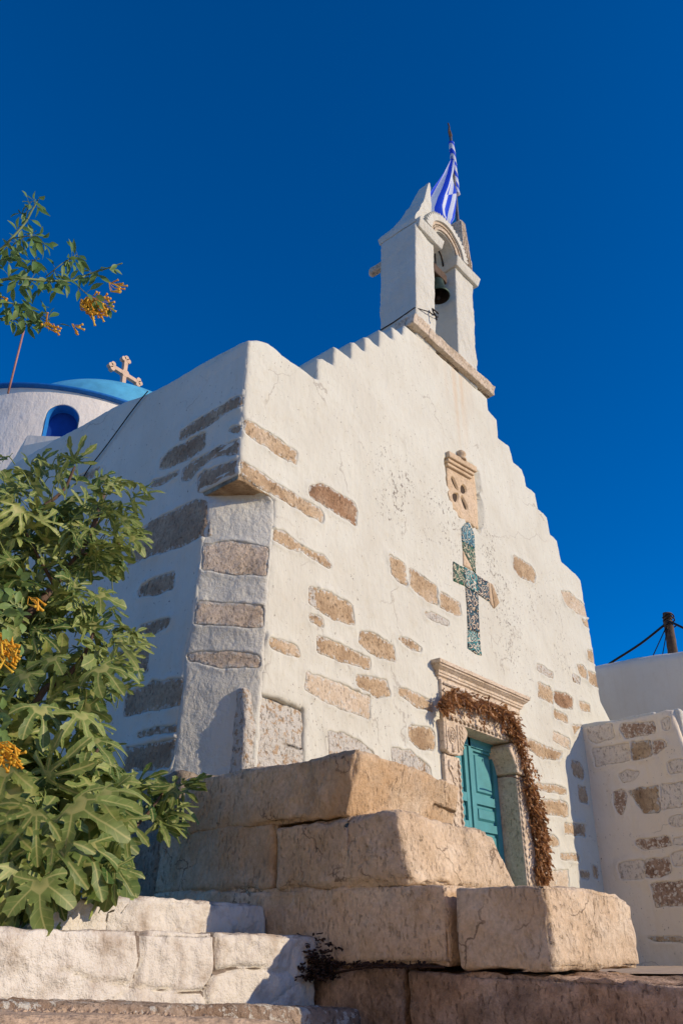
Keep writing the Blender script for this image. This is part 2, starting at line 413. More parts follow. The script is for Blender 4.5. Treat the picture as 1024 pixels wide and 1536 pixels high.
def leaf_mat(name, c0, c1, vein, trans=.3, veins=True):
    m, t, b = mat(name); N = NT(t)
    c = N.mix(N.attr('tone'), c0, c1)
    c = N.mix(N.ramp(N.noise(N.pos(), 40, 3), [(.4, 0.), (.7, .35)]), c, tuple(x * .6 for x in c0))
    if veins:
        vd = N.attr('vd'); va = N.attr('va')
        c = N.mix(N.math('MULTIPLY', N.ramp(vd, [(.006, .75), (.022, 0.)]), N.ramp(va, [(.02, .15), (.16, 1.)])), c, vein)
        lat = N.math('SINE', N.math('MULTIPLY', N.math('SUBTRACT', va, N.math('MULTIPLY', vd, .8)), 42.))
        c = N.mix(N.math('MULTIPLY', N.ramp(lat, [(.86, 0.), (.98, 1.)]), .28), c, vein)
    t.links.new(c, b.inputs['Base Color']); b.inputs['Roughness'].default_value = .5; b.inputs['Specular IOR Level'].default_value = .35
    tr = N.n('ShaderNodeBsdfTranslucent'); N.l(N.mix(.5, c, tuple(min(1, x * 1.6) for x in c1)), tr.inputs['Color'])
    mx = N.n('ShaderNodeMixShader'); mx.inputs[0].default_value = trans
    N.l(b.outputs[0], mx.inputs[1]); N.l(tr.outputs[0], mx.inputs[2]); N.l(mx.outputs[0], t.nodes['Material Output'].inputs['Surface'])
    return m

M = {}
M['white'] = plaster_mat('whitewash', (.61, .615, .53))
M['cream'] = plaster_mat('cream_bounce_plaster', (.80, .62, .43), chips=False)
M['white_drum'] = plaster_mat('drum_whitewash', (.78, .75, .68), chips=False)
M['white_warm'] = plaster_mat('garden_wall_whitewash', (.80, .72, .57))
M['white_rough'] = plaster_mat('rough_whitewash', (.61, .615, .54), chips=False, rough_b=1.5, streak=.3)
M['white_step'] = plaster_mat('step_whitewash', (.70, .68, .61), chips=False, rough_b=2.0, dirt=.6, streak=.2)
M['smooth_white'] = plaster_mat('smooth_whitewash', (.82, .75, .61), chips=False, rough_b=.5)
TAN = ((.35, .24, .14), (.55, .41, .255), (.66, .54, .385))
M['tan'] = stone_mat('tan_stone', TAN, 1.4, lap=True)
M['tan_pale'] = stone_mat('pale_stone', ((.52, .41, .28), (.62, .515, .375), (.70, .61, .48)), .9, white=.15, lap=True)
M['corbel'] = stone_mat('corbel_stone', TAN, 1.4)
M['plaque'] = stone_mat('window_slab_stone', ((.52, .39, .25), (.62, .48, .32), (.68, .55, .40)), .35)
M['dark'] = plain_mat('hole_shade_paint', (.05, .032, .02), .8)  # near-black colour standing in for the shade inside the slab's holes
M['tan_half'] = stone_mat('half_limed_stone', ((.36, .25, .15), (.50, .37, .24), (.62, .49, .35)), 1.8, white=.72, wscale=17)
M['ghost'] = stone_mat('limed_over_stone', ((.54, .43, .31), (.63, .52, .40), (.70, .60, .48)), 1.4, white=.84, wscale=26, wcol=(.78, .70, .565))
M['rust'] = stone_mat('rust_brown_stone', ((.22, .13, .07), (.42, .26, .15), (.56, .41, .27)), 1.8, dark=.25, lap=True)
M['grey'] = stone_mat('grey_brown_stone', ((.34, .24, .155), (.49, .37, .245), (.62, .49, .33)), 1.8, lap=True)
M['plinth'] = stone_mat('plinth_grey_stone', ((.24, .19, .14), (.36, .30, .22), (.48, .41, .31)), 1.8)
M['pink'] = stone_mat('pinkish_stone', ((.54, .43, .31), (.76, .635, .48), (.82, .72, .58)), 2.0, lap=True)
M['rwall_brown'] = stone_mat('brown_wall_stone', ((.30, .18, .11), (.48, .33, .22), (.62, .48, .36)), 1.8, white=.3, wscale=24, lap=True, wcol=(.78, .70, .565))
MARB = ((.44, .33, .23), (.55, .43, .32), (.64, .53, .42))
M['block'] = stone_mat('weathered_block_stone', ((.50, .36, .22), (.66, .515, .345), (.76, .635, .47)), 1.2, pick=1., yellow=.45, dark=.12)
M['block2'] = stone_mat('pale_block_stone', ((.56, .43, .28), (.72, .575, .405), (.80, .685, .52)), 1.2, pick=1.1, yellow=.15, dark=.1)
M['curb'] = stone_mat('dark_curb_stone', ((.42, .27, .17), (.74, .53, .37), (.84, .66, .50)), 2.2, dark=.55)
M['step_edge'] = stone_mat('dirty_step_stone', ((.24, .16, .11), (.42, .31, .22), (.60, .50, .40)), 2.0, dark=.3, white=.3)
M['block_warm'] = stone_mat('warm_block_stone', ((.62, .45, .28), (.80, .63, .44), (.86, .73, .56)), 1.2, pick=1., yellow=.4, dark=.08)
M['marble'] = stone_mat('carved_marble', ((.55, .44, .31), (.70, .585, .44), (.76, .66, .53)), .9)
M['ledge'] = stone_mat('ledge_stone', ((.48, .38, .26), (.70, .595, .455), (.78, .69, .56)), 1.2, dark=.1)
M['door'] = plain_mat('teal_paint', (.075, .30, .32), .5, var=.2, vscale=9, bump=.002, bscale=70)
M['iron'] = plain_mat('dark_iron', (.035, .027, .022), .6, .6, bump=.003)
M['bronze'] = plain_mat('green_bronze', (.05, .085, .06), .5, .5, var=.5, bump=.003)
M['wood'] = plain_mat('weathered_wood', (.11, .07, .045), .8, bump=.01, bscale=25, var=.5)
M['polemetal'] = plain_mat('grey_pole_metal', (.22, .20, .18), .45, .6, var=.5)
M['redpole'] = plain_mat('reddish_pole', (.42, .20, .15), .6)
M['pinkpole'] = plain_mat('cream_stone_cross', (.60, .43, .30), .6)
M['domeblue'] = plain_mat('light_blue_dome_paint', (.11, .47, .70), .7, var=.28, vscale=3, bump=.01, bscale=6)
M['deepblue'] = plain_mat('deep_blue_paint', (.004, .14, .48), .6, var=.25)
M['archblue'] = plain_mat('arch_blue_paint', (.02, .22, .62), .6, var=.2)
M['recess'] = plain_mat('niche_blue_paint', (.006, .06, .30), .6, var=.2)
M['terrace'] = plain_mat('terrace_stone', (.54, .42, .30), .9, bump=.01, bscale=20, var=.4)
M['dirt'] = plain_mat('dirt', (.60, .45, .31), .95, bump=.03, bscale=30, var=.5, vscale=20)
M['paving'] = plain_mat('pale_paving', (.68, .54, .40), .9, bump=.01, bscale=20)
M['bark'] = plain_mat('fig_bark', (.13, .085, .06), .85, bump=.01, bscale=40, var=.5)
M['greenstem'] = plain_mat('green_stem', (.16, .21, .085), .6, var=.3)
M['dry'] = plain_mat('dry_weed_brown', (.06, .034, .024), .9, var=.6)
M['fig'] = leaf_mat('fig_leaf', (.036, .095, .016), (.29, .36, .10), (.42, .42, .16), .2)
M['tob'] = leaf_mat('tobacco_leaf', (.07, .15, .04), (.20, .31, .09), (.2, .28, .14), .25, veins=False)
M['flower'] = leaf_mat('yellow_flower', (.80, .36, .02), (.85, .60, .08), (.7, .4, .05), .3, veins=False)
M['dryleaf'] = leaf_mat('dry_leaf', (.13, .058, .024), (.55, .29, .12), (.3, .2, .1), .2, veins=False)

# ================================================================== SETTING
def sheet(name, x0, x1, y0, y1, z, m, sp=.15, amp=.01, seed=0, zf=None):
    xs = np.arange(x0, x1 + sp * .5, sp); ys = np.arange(y0, y1 + sp * .5, sp); X, Y = np.meshgrid(xs, ys)
    P = np.column_stack([X.ravel(), Y.ravel(), np.full(X.size, 0.)]); P[:, 2] = z + amp * fbm(P, 2.2, 4, seed)
    if zf: P[:, 2] += zf(P)
    nx = len(xs); F = [(j * nx + i, j * nx + i + 1, (j + 1) * nx + i + 1, (j + 1) * nx + i) for j in range(len(ys) - 1) for i in range(nx - 1)]
    return tag(obj(name, P, F, m), kind='structure')
g = obj('ground', [(-900, -900, -.55), (900, -900, -.55), (900, 900, -.55), (-900, 900, -.55)], [(0, 1, 2, 3)], M['paving'], smooth=False); tag(g, kind='structure')
sheet('terrace_paving', 4.55, 15.0, -4.0, 12.0, -.062, M['terrace'], .2, .008, 3)
tag(obj('terrace_side', *rbox((4.62, -4.0, -1.62), (15, 1.0, -.09), .05, .3, .02), M['block2']), kind='structure')
lane = thing('bounce_house', (-2.2, -2.0, -.55), 'unseen cream plastered house added on the left to bounce warm light', 'house')  # added out of view, only to bounce warm light onto shaded faces
obj('wall', *rbox((-1.7, -7.0, -.55), (-1.3, 3.2, 4.0), .05, .2, .03), M['cream'], lane)
obj('roof', *rbox((-6.5, -7.0, 4.0), (-1.33, 3.2, 4.2), .05, .3, .03), M['white'], lane)
# dirt beside and in front of the white steps
sheet('dirt_patch', -.6, 3.62, 1.2, 3.3, -.142, M['dirt'], .03, .014, 5, lambda P: -.062 * (P[:, 0] - 1.6) - .05 * np.clip(P[:, 1] - 2.9, 0, 1) - .10 * np.clip(P[:, 0] - 2.35, 0, .5) - .55 * np.clip(2.3 - P[:, 1], 0, 9))
sheet('planting_bed', -2.5, 3.66, 3.9, 12.0, .14, M['dirt'], .12, .05, 6)

gp = MB(); gq = np.random.default_rng(44); ico = [(0, 0, 1)] + [(math.cos(k * 1.2566) * .9, math.sin(k * 1.2566) * .9, .25) for k in range(5)] + [(math.cos(k * 1.2566 + .63) * .85, math.sin(k * 1.2566 + .63) * .85, -.45) for k in range(5)]
icf = [(0, 1 + k, 1 + (k + 1) % 5) for k in range(5)] + [(1 + k, 6 + k, 1 + (k + 1) % 5) for k in range(5)] + [(1 + (k + 1) % 5, 6 + k, 6 + (k + 1) % 5) for k in range(5)]
for i in range(420):
    x_, y_ = gq.uniform(1.0, 2.7), gq.uniform(2.45, 3.0); r_ = gq.uniform(.003, .012) * (1.6 if gq.random() < .08 else 1)
    gp.add(np.array(ico) * r_ * gq.uniform(.6, 1.3, 3) + np.array([x_, y_, -.142 - .062 * (x_ - 1.6) - .10 * max(0, x_ - 2.35)]), icf)
tag(gp.build('gravel', M['dirt']), kind='stuff')

# ================================================================== CHAPEL
D = 4.5; XL = D * .866
chapel = thing('chapel', (7.4, 4.5, -.1), 'whitewashed stone chapel with stepped gable, bell tower and teal door', 'chapel')
fac = Panel((0, D, 0), (1, 0, 0), (0, 0, 1), .022, .8, 1)
lef = Panel((XL, 0, 0), (0, -1, 0), (0, 0, 1), .022, .7, 2)
c1 = lambda pts: crop(340, 500, 3.4133, pts)
c4 = lambda pts: crop(430, 820, 2.4976, pts)
c5 = lambda pts: crop(780, 860, 3.336, pts)
bb = lambda pts: crop(150, 480, 2.4976, pts)
dd = lambda pts: crop(150, 860, 2.4976, pts)
c7 = lambda pts: crop(180, 580, 4.2667, pts)

teeth = [(371, 509), (384, 509.5), (393, 511), (401.5, 515), (410, 521), (422, 531), (447, 548), (473, 567), (476, 567),
         (475.5, 545), (477, 536), (483.6, 537), (492, 542.5), (500, 546.5), (500.5, 530), (501.5, 519), (507, 521), (516, 529), (526, 536.5),
         (526, 520), (527, 512.5), (532, 513.5), (539, 520), (547.5, 525.5), (547, 510), (547.5, 504), (553, 505), (561, 512), (570, 518.5),
         (569.5, 500), (570, 493), (576, 496), (583, 503), (590, 508), (588.5, 495), (589.5, 489.5), (596, 494), (604, 501), (605.5, 490), (608, 486)]
rightp = [(731, 597), (732.5, 615), (738, 621), (745.6, 629), (747.5, 640), (748.5, 655.6), (756, 662), (764, 668), (768, 680), (770, 691.6), (777, 698), (783, 704),
          (787, 716), (789, 729), (796, 734), (802, 740), (804, 752), (806, 763.4), (813, 769), (819, 776), (822, 788), (824.5, 801), (830, 805), (834.7, 810), (838, 825), (841.5, 841.6),
          (852, 851), (863, 860), (870.6, 869.7), (875, 890), (877, 905), (883, 938), (890, 980), (895.4, 1022), (901, 1052)]
cham_r = [(402, 742), (410, 752), (411, 765), (408, 800), (402, 860), (398, 940), (394, 1000), (389, 1038)]
cham_l = [(301, 737), (313, 753), (311, 770), (305, 800), (298, 850), (293, 900), (288, 940), (277, 990), (275, 1030), (268, 1080), (258, 1160)]
out = [(XL, 5.17)] + fac.pts(teeth)[1:] + fac.pts(rightp) + [(11.15, 3.0), (11.5, 2.6), (11.6, -.3), (4.80, -.3), (4.80, 1.80)] + fac.pts(cham_r)[::-1] + [(XL, 3.66)]
F_ST = [('tan', c1([(88, 450), (200, 500), (352, 605), (352, 668), (250, 625), (88, 512)])),
        ('tan', c1([(60, 640), (200, 735), (340, 820), (470, 890), (490, 925), (485, 970), (400, 930), (230, 825), (60, 728)])),
        ('rust', c1([(420, 785), (470, 768), (520, 788), (645, 860), (662, 900), (660, 985), (560, 925), (425, 835)])),
        ('tan', bb([(643, 782), (680, 788), (755, 845), (745, 868), (720, 862), (645, 828)])), ('tan', bb([(752, 845), (840, 885), (868, 915), (858, 934), (790, 895), (748, 866)])),
        ('tan', c4([(108, 165), (135, 160), (240, 212), (252, 295), (180, 275), (108, 228)])), ('tan_half', c4([(83, 148), (125, 152), (108, 165), (108, 228), (86, 215)])),
        ('tan', c4([(83, 248), (137, 263), (143, 307), (88, 282)])),
        ('tan', dd([(630, 243), (680, 248), (742, 274), (748, 312), (700, 307), (633, 281)])),
        ('tan', c4([(118, 333), (200, 363), (308, 420), (307, 462), (220, 437), (113, 396)])),
        ('tan_pale', c4([(80, 468), (160, 498), (308, 560), (303, 642), (200, 613), (68, 540)])),
        ('tan', c4([(275, 315), (320, 322), (398, 373), (403, 435), (340, 417), (270, 367)])),
        ('tan', c4([(413, 338), (452, 342), (500, 380), (497, 401), (450, 383), (415, 354)])),
        ('tan', c4([(260, 483), (310, 487), (372, 498), (387, 560), (340, 568), (263, 527)])),
        ('tan', c4([(416, 527), (450, 537), (532, 573), (548, 590), (546, 622), (480, 603), (418, 557)])),
        ('tan', c4([(378, 28), (442, 65), (449, 148), (410, 128), (388, 97)])), ('tan', c4([(463, 79), (562, 149), (564, 221), (520, 203), (460, 152)])),
        ('tan', c4([(574, 169), (647, 209), (653, 261), (600, 248), (574, 227)])), ('tan_half', c4([(516, 247), (560, 255), (603, 279), (603, 301), (555, 284), (518, 267)])),
        ('tan', c4([(453, 672), (530, 677), (550, 704), (550, 769), (490, 758), (451, 722)])),
        ('tan_half', c4([(152, 690), (212, 698), (275, 733), (318, 770), (320, 800), (160, 800)])), ('tan_half', c4([(388, 755), (452, 762), (532, 826), (540, 870), (400, 850)])),
        ('tan', c4([(848, 32), (912, 69), (929, 100), (927, 138), (870, 113), (850, 82)])),
        ('tan_pale', c5([(203, 89), (242, 93), (327, 164), (338, 224), (300, 212), (223, 152)])), ('tan', c5([(303, 230), (345, 238), (350, 282), (315, 260)])),
        ('tan', c5([(331, 382), (368, 392), (374, 460), (338, 432)])), ('tan', c5([(338, 486), (384, 508), (392, 577), (345, 552)])),
        ('tan', c5([(282, 456), (312, 457), (332, 490), (332, 535), (298, 512)])), ('tan_half', c5([(262, 498), (297, 524), (300, 563), (266, 540)])),
        ('tan_half', c5([(78, 452), (112, 463), (163, 500), (166, 528), (120, 512), (80, 482)])), ('tan', c5([(86, 544), (152, 573), (164, 600), (164, 659), (93, 622)])),
        ('rust', c5([(168, 594), (222, 600), (261, 624), (261, 684), (210, 678), (170, 646)])), ('tan', c5([(290, 638), (347, 658), (350, 700), (298, 686)])),
        ('tan', c5([(166, 682), (232, 708), (237, 754), (168, 726)])), ('tan', c5([(253, 757), (309, 762), (263, 812)])),
        ('tan_pale', c5([(163, 787), (242, 833), (242, 884), (163, 842)])), ('tan', c5([(26, 820), (120, 861), (208, 893), (193, 939), (110, 929), (30, 872)])),
        ('tan', c5([(80, 1047), (190, 1062), (227, 1078), (222, 1112), (80, 1083)])), ('tan', c5([(104, 1135), (200, 1137), (234, 1158), (234, 1219), (110, 1209)])),
        ('tan', c5([(130, 1302), (170, 1312), (192, 1344), (190, 1374), (136, 1364)])), ('tan', c5([(253, 937), (292, 947), (314, 990), (310, 1032), (268, 1018), (250, 976)])),
        ('tan', c5([(283, 1062), (327, 1072), (335, 1159), (288, 1139)])), ('tan', c5([(220, 1250), (322, 1257), (322, 1319), (220, 1309)])),
        ('tan', c5([(198, 1402), (260, 1405), (290, 1413), (287, 1444), (203, 1438)])), ('tan', c5([(288, 1487), (342, 1494), (344, 1534), (298, 1534)])),
        ('tan', c5([(353, 1462), (382, 1467), (387, 1534), (360, 1524)])), ('tan_pale', c5([(140, 1492), (238, 1487), (241, 1590), (140, 1590)]))]
FST = [(k, blob(fac, p, i)) for i, (k, p) in enumerate(F_ST)]
FST = [(k, np.column_stack([np.maximum(p[:, 0], XL + .012), p[:, 1]])) for k, p in FST]
plq = np.array(fac.pts([(671, 684), (673, 735), (677, 754), (684, 768), (696, 779), (704, 784), (712, 791), (720.5, 793), (718, 740), (713.5, 703)]))
door_hole = np.array([(6.86, -.2), (8.36, -.2), (8.36, 2.2), (6.86, 2.2)])
chip_px = [(585, 735, .35, 1.), (655, 765, .25, .9), (680, 810, .35, 1.), (735, 830, .35, 1.), (755, 905, .5, 1.), (800, 900, .3, .8), (640, 800, .25, .6), (790, 1000, .3, .7), (610, 720, .2, .8), (470, 1150, .4, .6), (830, 900, .3, .7), (560, 1070, .25, .5), (845, 985, .3, .6), (700, 1010, .3, .4)]
chips = [(*fac.uv(x, y), r, a) for x, y, r, a in chip_px]
su = [fac.uv(684, 600)[0], fac.uv(694, 600)[0], fac.uv(672, 600)[0], fac.uv(704, 600)[0]]
stains = [(su[0], 5.6, 7.2, .05, 1.), (su[1], 5.7, 7.2, .07, .9), (su[2], 6.3, 7.2, .04, .5), (su[3], 6.4, 7.2, .09, .4), (7.1, 6.6, 7.3, .3, .25)]
facade = fac.wall('facade', out, M['white'], chapel, [p for k, p in FST], [(plq, .17), (door_hole, .62)], .05, .035, .62, edge_jit=.018, chips=chips, stains=stains)
for k, p in FST: fac.stone('stone', p, M[k], facade)

# side wall
top = [(371, 509), (357.6, 513), (340, 522), (330, 528), (286, 552), (250, 574), (222, 588), (175, 606), (120, 637), (75, 662), (29, 690), (-40, 728)]
cl = lef.pts(cham_l)
lo = [(-D, 3.66), (-D, 5.17)] + lef.pts(top)[1:] + [(-12.6, 5.55), (-12.6, -.3), (cl[-1][0], -.3)] + cl[::-1]
L_ST = [c7([(805, 62), (740, 72), (640, 132), (460, 233), (402, 278), (397, 340), (470, 313), (600, 237), (720, 152), (805, 117)]),
        c7([(800, 247), (720, 257), (695, 285), (720, 300), (800, 303)]), c7([(558, 296), (480, 327), (310, 417), (262, 480), (258, 536), (320, 524), (450, 463), (548, 392)]),
        c7([(775, 337), (680, 362), (520, 452), (412, 518), (394, 600), (460, 594), (522, 522), (600, 458), (700, 443), (770, 432)]),
        c7([(770, 462), (680, 492), (540, 542), (501, 593), (506, 676), (570, 669), (660, 613), (770, 560)]),
        c7([(384, 531), (300, 567), (213, 602), (198, 648), (260, 629), (373, 568)]),
        [(312, 752), (290, 752), (265, 764), (230, 779), (205, 799), (192, 848), (230, 832), (280, 817), (308, 801)],
        dd([(280, -5), (200, 18), (147, 53), (144, 89), (200, 84), (273, 53)]), dd([(269, 166), (200, 177), (146, 198), (136, 234), (200, 229), (254, 202)]),
        dd([(184, 261), (100, 277), (56, 297), (56, 379), (174, 374)]), dd([(304, 396), (200, 406), (97, 456), (91, 534), (150, 529), (304, 493)]),
        dd([(289, 566), (200, 577), (146, 597), (146, 616), (284, 594)]), dd([(284, 626), (100, 652), (91, 744), (200, 744), (264, 724)]),
        [(150, 700), (118, 712), (112, 722), (140, 716)], [(100, 890), (60, 905), (58, 930), (104, 918)], [(150, 830), (110, 846), (108, 872), (152, 858)]]
LST = [blob(lef, p, 200 + i) for i, p in enumerate(L_ST)]
LST = [np.column_stack([np.minimum(p[:, 0], -D - .012), p[:, 1]]) for p in LST]
side = lef.wall('side_wall', lo, M['white'], chapel, LST, (), .055, .035, .5, edge_jit=.018)
for p in LST: lef.stone('stone', p, M['grey'], side)
# cut-off corner under the corbel stone
A0 = np.array([XL, 4.95, 0]); A1 = np.array([4.30, D, 0]); e1 = (A1 - A0) / np.linalg.norm(A1 - A0); LEN = np.linalg.norm(A1 - A0)
zl = np.array([[XL, -u, v] for u, v in cl])[::-1]; zr = np.array([[u, D, v] for u, v in fac.pts(cham_r)])[::-1]
def cw(s, Q, h):
    sgl = Q[:, 0] / LEN; z = Q[:, 1]
    Lp = np.column_stack([np.interp(z, zl[:, 2], zl[:, 0]), np.interp(z, zl[:, 2], zl[:, 1]), z]); Rp = np.column_stack([np.interp(z, zr[:, 2], zr[:, 0]), np.interp(z, zr[:, 2], zr[:, 1]), z])
    return Lp * (1 - sgl[:, None]) + Rp * sgl[:, None] + np.asarray(h)[:, None] * s.n
cha = Panel(A0, e1, (0, 0, 1), .018, 2.2, 3, cw)
co = [(-.02, -.3), (LEN * 1.02, -.3), (LEN * 1.02, 3.66), (-.02, 3.66)]
CST = [np.array(cha.pts(p)) for p in (bb([(378, 845), (470, 828), (630, 845), (640, 880), (635, 950), (608, 962), (500, 955), (376, 942)]), dd([(332, 105), (480, 108), (630, 124), (634, 206), (500, 202), (332, 192)]), dd([(335, 300), (400, 290), (560, 296), (604, 318), (598, 358), (450, 358), (345, 326)]))]
CST = [p[::(1 if area(p) > 0 else -1)] for p in CST]
CST = [wob(dens(chaikin(dens(np.column_stack([np.clip((p[:, 0] - LEN / 2) * 1.06 + LEN / 2, .005, LEN - .012), p[:, 1]]), .08), 1), .022), .018, 9, 300 + i) for i, p in enumerate(CST)]
CST = [np.column_stack([np.clip(p[:, 0], .004, LEN - .01), p[:, 1]]) for p in CST]
corner = cha.wall('corner_face', co, M['white_rough'], chapel, CST, (), .035, .04, 0)
for p in CST: cha.stone('stone', p, M['pink'], corner, rough=.012)
# corbel stone carrying the square corner above
cb = MB(); n = 14
tri3 = np.array([(XL + .006, D + .006), (XL + .006, 4.97), (4.33, D + .006)])
pts = [];
for zz in (3.615, 3.95):
    for i in range(n + 1):
        for j in range(n + 1 - i): 
            q = tri3[0] + (tri3[1] - tri3[0]) * i / n + (tri3[2] - tri3[0]) * j / n; pts.append((q[0], q[1], zz))
def ix(l, i, j): return l * ((n + 1) * (n + 2) // 2) + sum(n + 1 - k for k in range(i)) + j
Fc = []
for i in range(n):
    for j in range(n - i):
        Fc.append((ix(0, i, j), ix(0, i + 1, j), ix(0, i, j + 1)))
        if j < n - i - 1: Fc.append((ix(0, i + 1, j), ix(0, i + 1, j + 1), ix(0, i, j + 1)))
for a, b_ in [((i, 0), (i + 1, 0)) for i in range(n)] + [((0, j), (0, j + 1)) for j in range(n)]: Fc.append((ix(0, *a), ix(0, *b_), ix(1, *b_), ix(1, *a)))
pts = np.array(pts); low = pts[:, 2] < 3.7; pts[low, 2] += .02 * fbm(pts[low], 9, 3, 4)
obj('corbel_stone', pts, Fc, M['corbel'], chapel)
# end post built into the corner
def pil(P):
    P = P.copy(); t = np.clip((P[:, 2] - .9) / 1.0, 0, 1); P[:, 0] += .0 * t; P[:, 1] += .03 * np.clip((P[:, 2] - 1.6) / .25, 0, 1); P[:, 2] -= .06 * np.clip((P[:, 0] - 4.3) / .6, 0, 1) * (P[:, 2] > 1.5); return P
obj('corner_post', *rbox((4.16, 4.515, -.3), (4.85, 4.95, 1.87), .045, .03, .022, 5, 5, pil, .5), M['tan_half'], chapel)
# roof and far walls (mostly hidden behind the parapets)
obj('roof', *rbox((XL + .1, 4.9, 4.6), (11.0, 12.5, 4.95), .05, .3, .03), M['white_rough'], chapel)
obj('far_wall', *rbox((10.4, 4.9, -.3), (10.95, 12.6, 5.0), .05, .3, .03), M['white_rough'], chapel)
obj('back_wall', *rbox((XL + .1, 12.3, -.3), (10.9, 12.7, 5.3), .05, .3, .03), M['white_rough'], chapel)
# low parapet return behind the side wall
pc = at(40, 648, 1, 9.0); t1 = np.array([.2, .95]); t2 = np.array([.40, -.93])
a1_, b1_ = pc[:2] + t1 * 2.2, pc[:2] + t2 * 1.2; bk = pc[:2] + np.array([2.0, .8])
V = []
for z in (4.9, pc[2] - .22): V += [(*pc[:2], z), (*b1_, z), (*bk, z), (*a1_, z)]
V += [(pc[0] + .03, pc[1] + .02, pc[2] - .03), (b1_[0] + .1, b1_[1] + .1, pc[2] - .25), (bk[0], bk[1], pc[2] - .2), (a1_[0] + .12, a1_[1], pc[2] - .22)]
obj('roof_parapet', V, [(0, 3, 7, 4), (1, 0, 4, 5), (2, 1, 5, 6), (3, 2, 6, 7), (4, 7, 11, 8), (5, 4, 8, 9), (6, 5, 9, 10), (7, 6, 10, 11), (8, 11, 10, 9)], M['smooth_white'], chapel, smooth=False)

# ------------------------------------------------------------------ bell tower (leans a little forward)
def lean(P):
    P = np.array(P, float); P[:, 1] -= .05 * (P[:, 2] - 7.5); return P
tower = bpy.data.objects.new('bell_tower', None); COL.objects.link(tower); tower.parent = chapel; tower.location = Vector((7.6, 4.8, 7.4)) - chapel.location
TY0, TY1 = 4.5, 5.12
obj('pier', *rbox((6.80, TY0, 7.2), (7.27, TY1, 9.27), .02, .035, .022, 3.5, 11, lean, .5), M['white_rough'], tower)
obj('pier', *rbox((7.83, TY0, 7.2), (8.33, TY1, 9.27), .02, .035, .022, 3.5, 12, lean, .5), M['white_rough'], tower)
def imp(x0, x1):
    def f(P):
        P = P.copy(); t = np.clip((P[:, 2] - 9.2) / .16, 0, 1); cx_ = (x0 + x1) / 2; P[:, 0] = cx_ + (P[:, 0] - cx_) * (.93 + .07 * t); P[:, 1] = np.where(P[:, 1] < 4.7, P[:, 1] + .04 * (1 - t), P[:, 1]); return lean(P)
    return f
obj('impost', *rbox((6.81, 4.42, 9.2), (7.44, TY1 - .01, 9.36), .015, .04, .008, 6, 13, imp(6.81, 7.44)), M['white_rough'], tower)
obj('impost', *rbox((7.78, 4.42, 9.2), (8.44, TY1 + .04, 9.36), .015, .04, .008, 6, 14, imp(7.78, 8.44)), M['white_rough'], tower)
# arch
AC = (7.56, 9.34); RI = .285; RO = .50
def archring(ri, ro, y0, y1, n=36, a0=0, a1=180, tooth=0):
    V = []; F = []
    for i in range(n + 1):
        a = math.radians(a0 + (a1 - a0) * i / n); c, s_ = math.cos(a), math.sin(a)
        r2 = ro + (tooth * (1 if i % 2 else 0))
        for r, y in ((ri, y0), (r2, y0), (r2, y1), (ri, y1)): V.append((AC[0] + r * c, y, AC[1] + r * s_))
    for i in range(n):
        for k in range(4): F.append((i * 4 + k, i * 4 + (k + 1) % 4, (i + 1) * 4 + (k + 1) % 4, (i + 1) * 4 + k))
    F += [(0, 1, 2, 3)[::-1], tuple(n * 4 + k for k in range(4))]
    V = np.array(V); V += .006 * np.column_stack([fbm(V, 9, 2, 1), fbm(V, 9, 2, 2) , fbm(V, 9, 2, 3)])
    return lean(V), F
obj('arch', *archring(RI, RO - .03, 4.5, TY1, 40), M['white_rough'], tower, smooth=False)
a = MB(); a.add(*archring(RI + .02, RI + .06, 4.475, 4.52)); a.add(*archring(RI + .11, RI + .15, 4.47, 4.52)); a.build('arch_moulding', M['ledge'], tower, smooth=False)
obj('arch_crest', *archring(RI + .15, RO + .03, 4.44, 4.72, 46, 8, 172, .05), M['white_rough'], tower, smooth=False)
a = MB()
for i in range(9):
    an = math.radians(20 + 140 * i / 8); c = (AC[0] + (RI + .085) * math.cos(an), AC[1] + (RI + .085) * math.sin(an))
    t_ = np.linspace(0, 2 * math.pi, 14); a.add(*tube(lean(np.column_stack([c[0] + .03 * np.cos(t_), 0 * t_ + 4.49, c[1] + .03 * np.sin(t_)])), .007, 5))
a.add(*archring(RI + .075, RI + .095, 4.485, 4.50)); a.build('arch_carving', M['ledge'], tower)
# raking horn stones on both shoulders
def loft(rows, mname, name, amp=.012):
    V = []; F = []
    R = []
    rows = np.array(rows); zz = np.linspace(rows[0, 0], rows[-1, 0], 26)
    for z in zz:
        xl, xr, y0, y1 = [np.interp(z, rows[:, 0], rows[:, k]) for k in (1, 2, 3, 4)]
        ring = [(xl + (xr - xl) * t, y0, z) for t in np.linspace(0, 1, 6)] + [(xr, y0 + (y1 - y0) * t, z) for t in np.linspace(0, 1, 10)[1:]] + [(xr + (xl - xr) * t, y1, z) for t in np.linspace(0, 1, 6)[1:]] + [(xl, y1 + (y0 - y1) * t, z) for t in np.linspace(0, 1, 10)[1:-1]]
        R.append(ring)
    m = len(R[0]); V = np.array(R).reshape(-1, 3)
    for i in range(len(R) - 1):
        for k in range(m): F.append((i * m + k, i * m + (k + 1) % m, (i + 1) * m + (k + 1) % m, (i + 1) * m + k))
    F += [tuple(range(m))[::-1], tuple((len(R) - 1) * m + k for k in range(m))]
    V = V + amp * np.column_stack([fbm(V, 8, 3, 1), fbm(V, 8, 3, 2), 0 * V[:, 0]])
    return obj(name, lean(V), F, M[mname], tower, smooth=False)
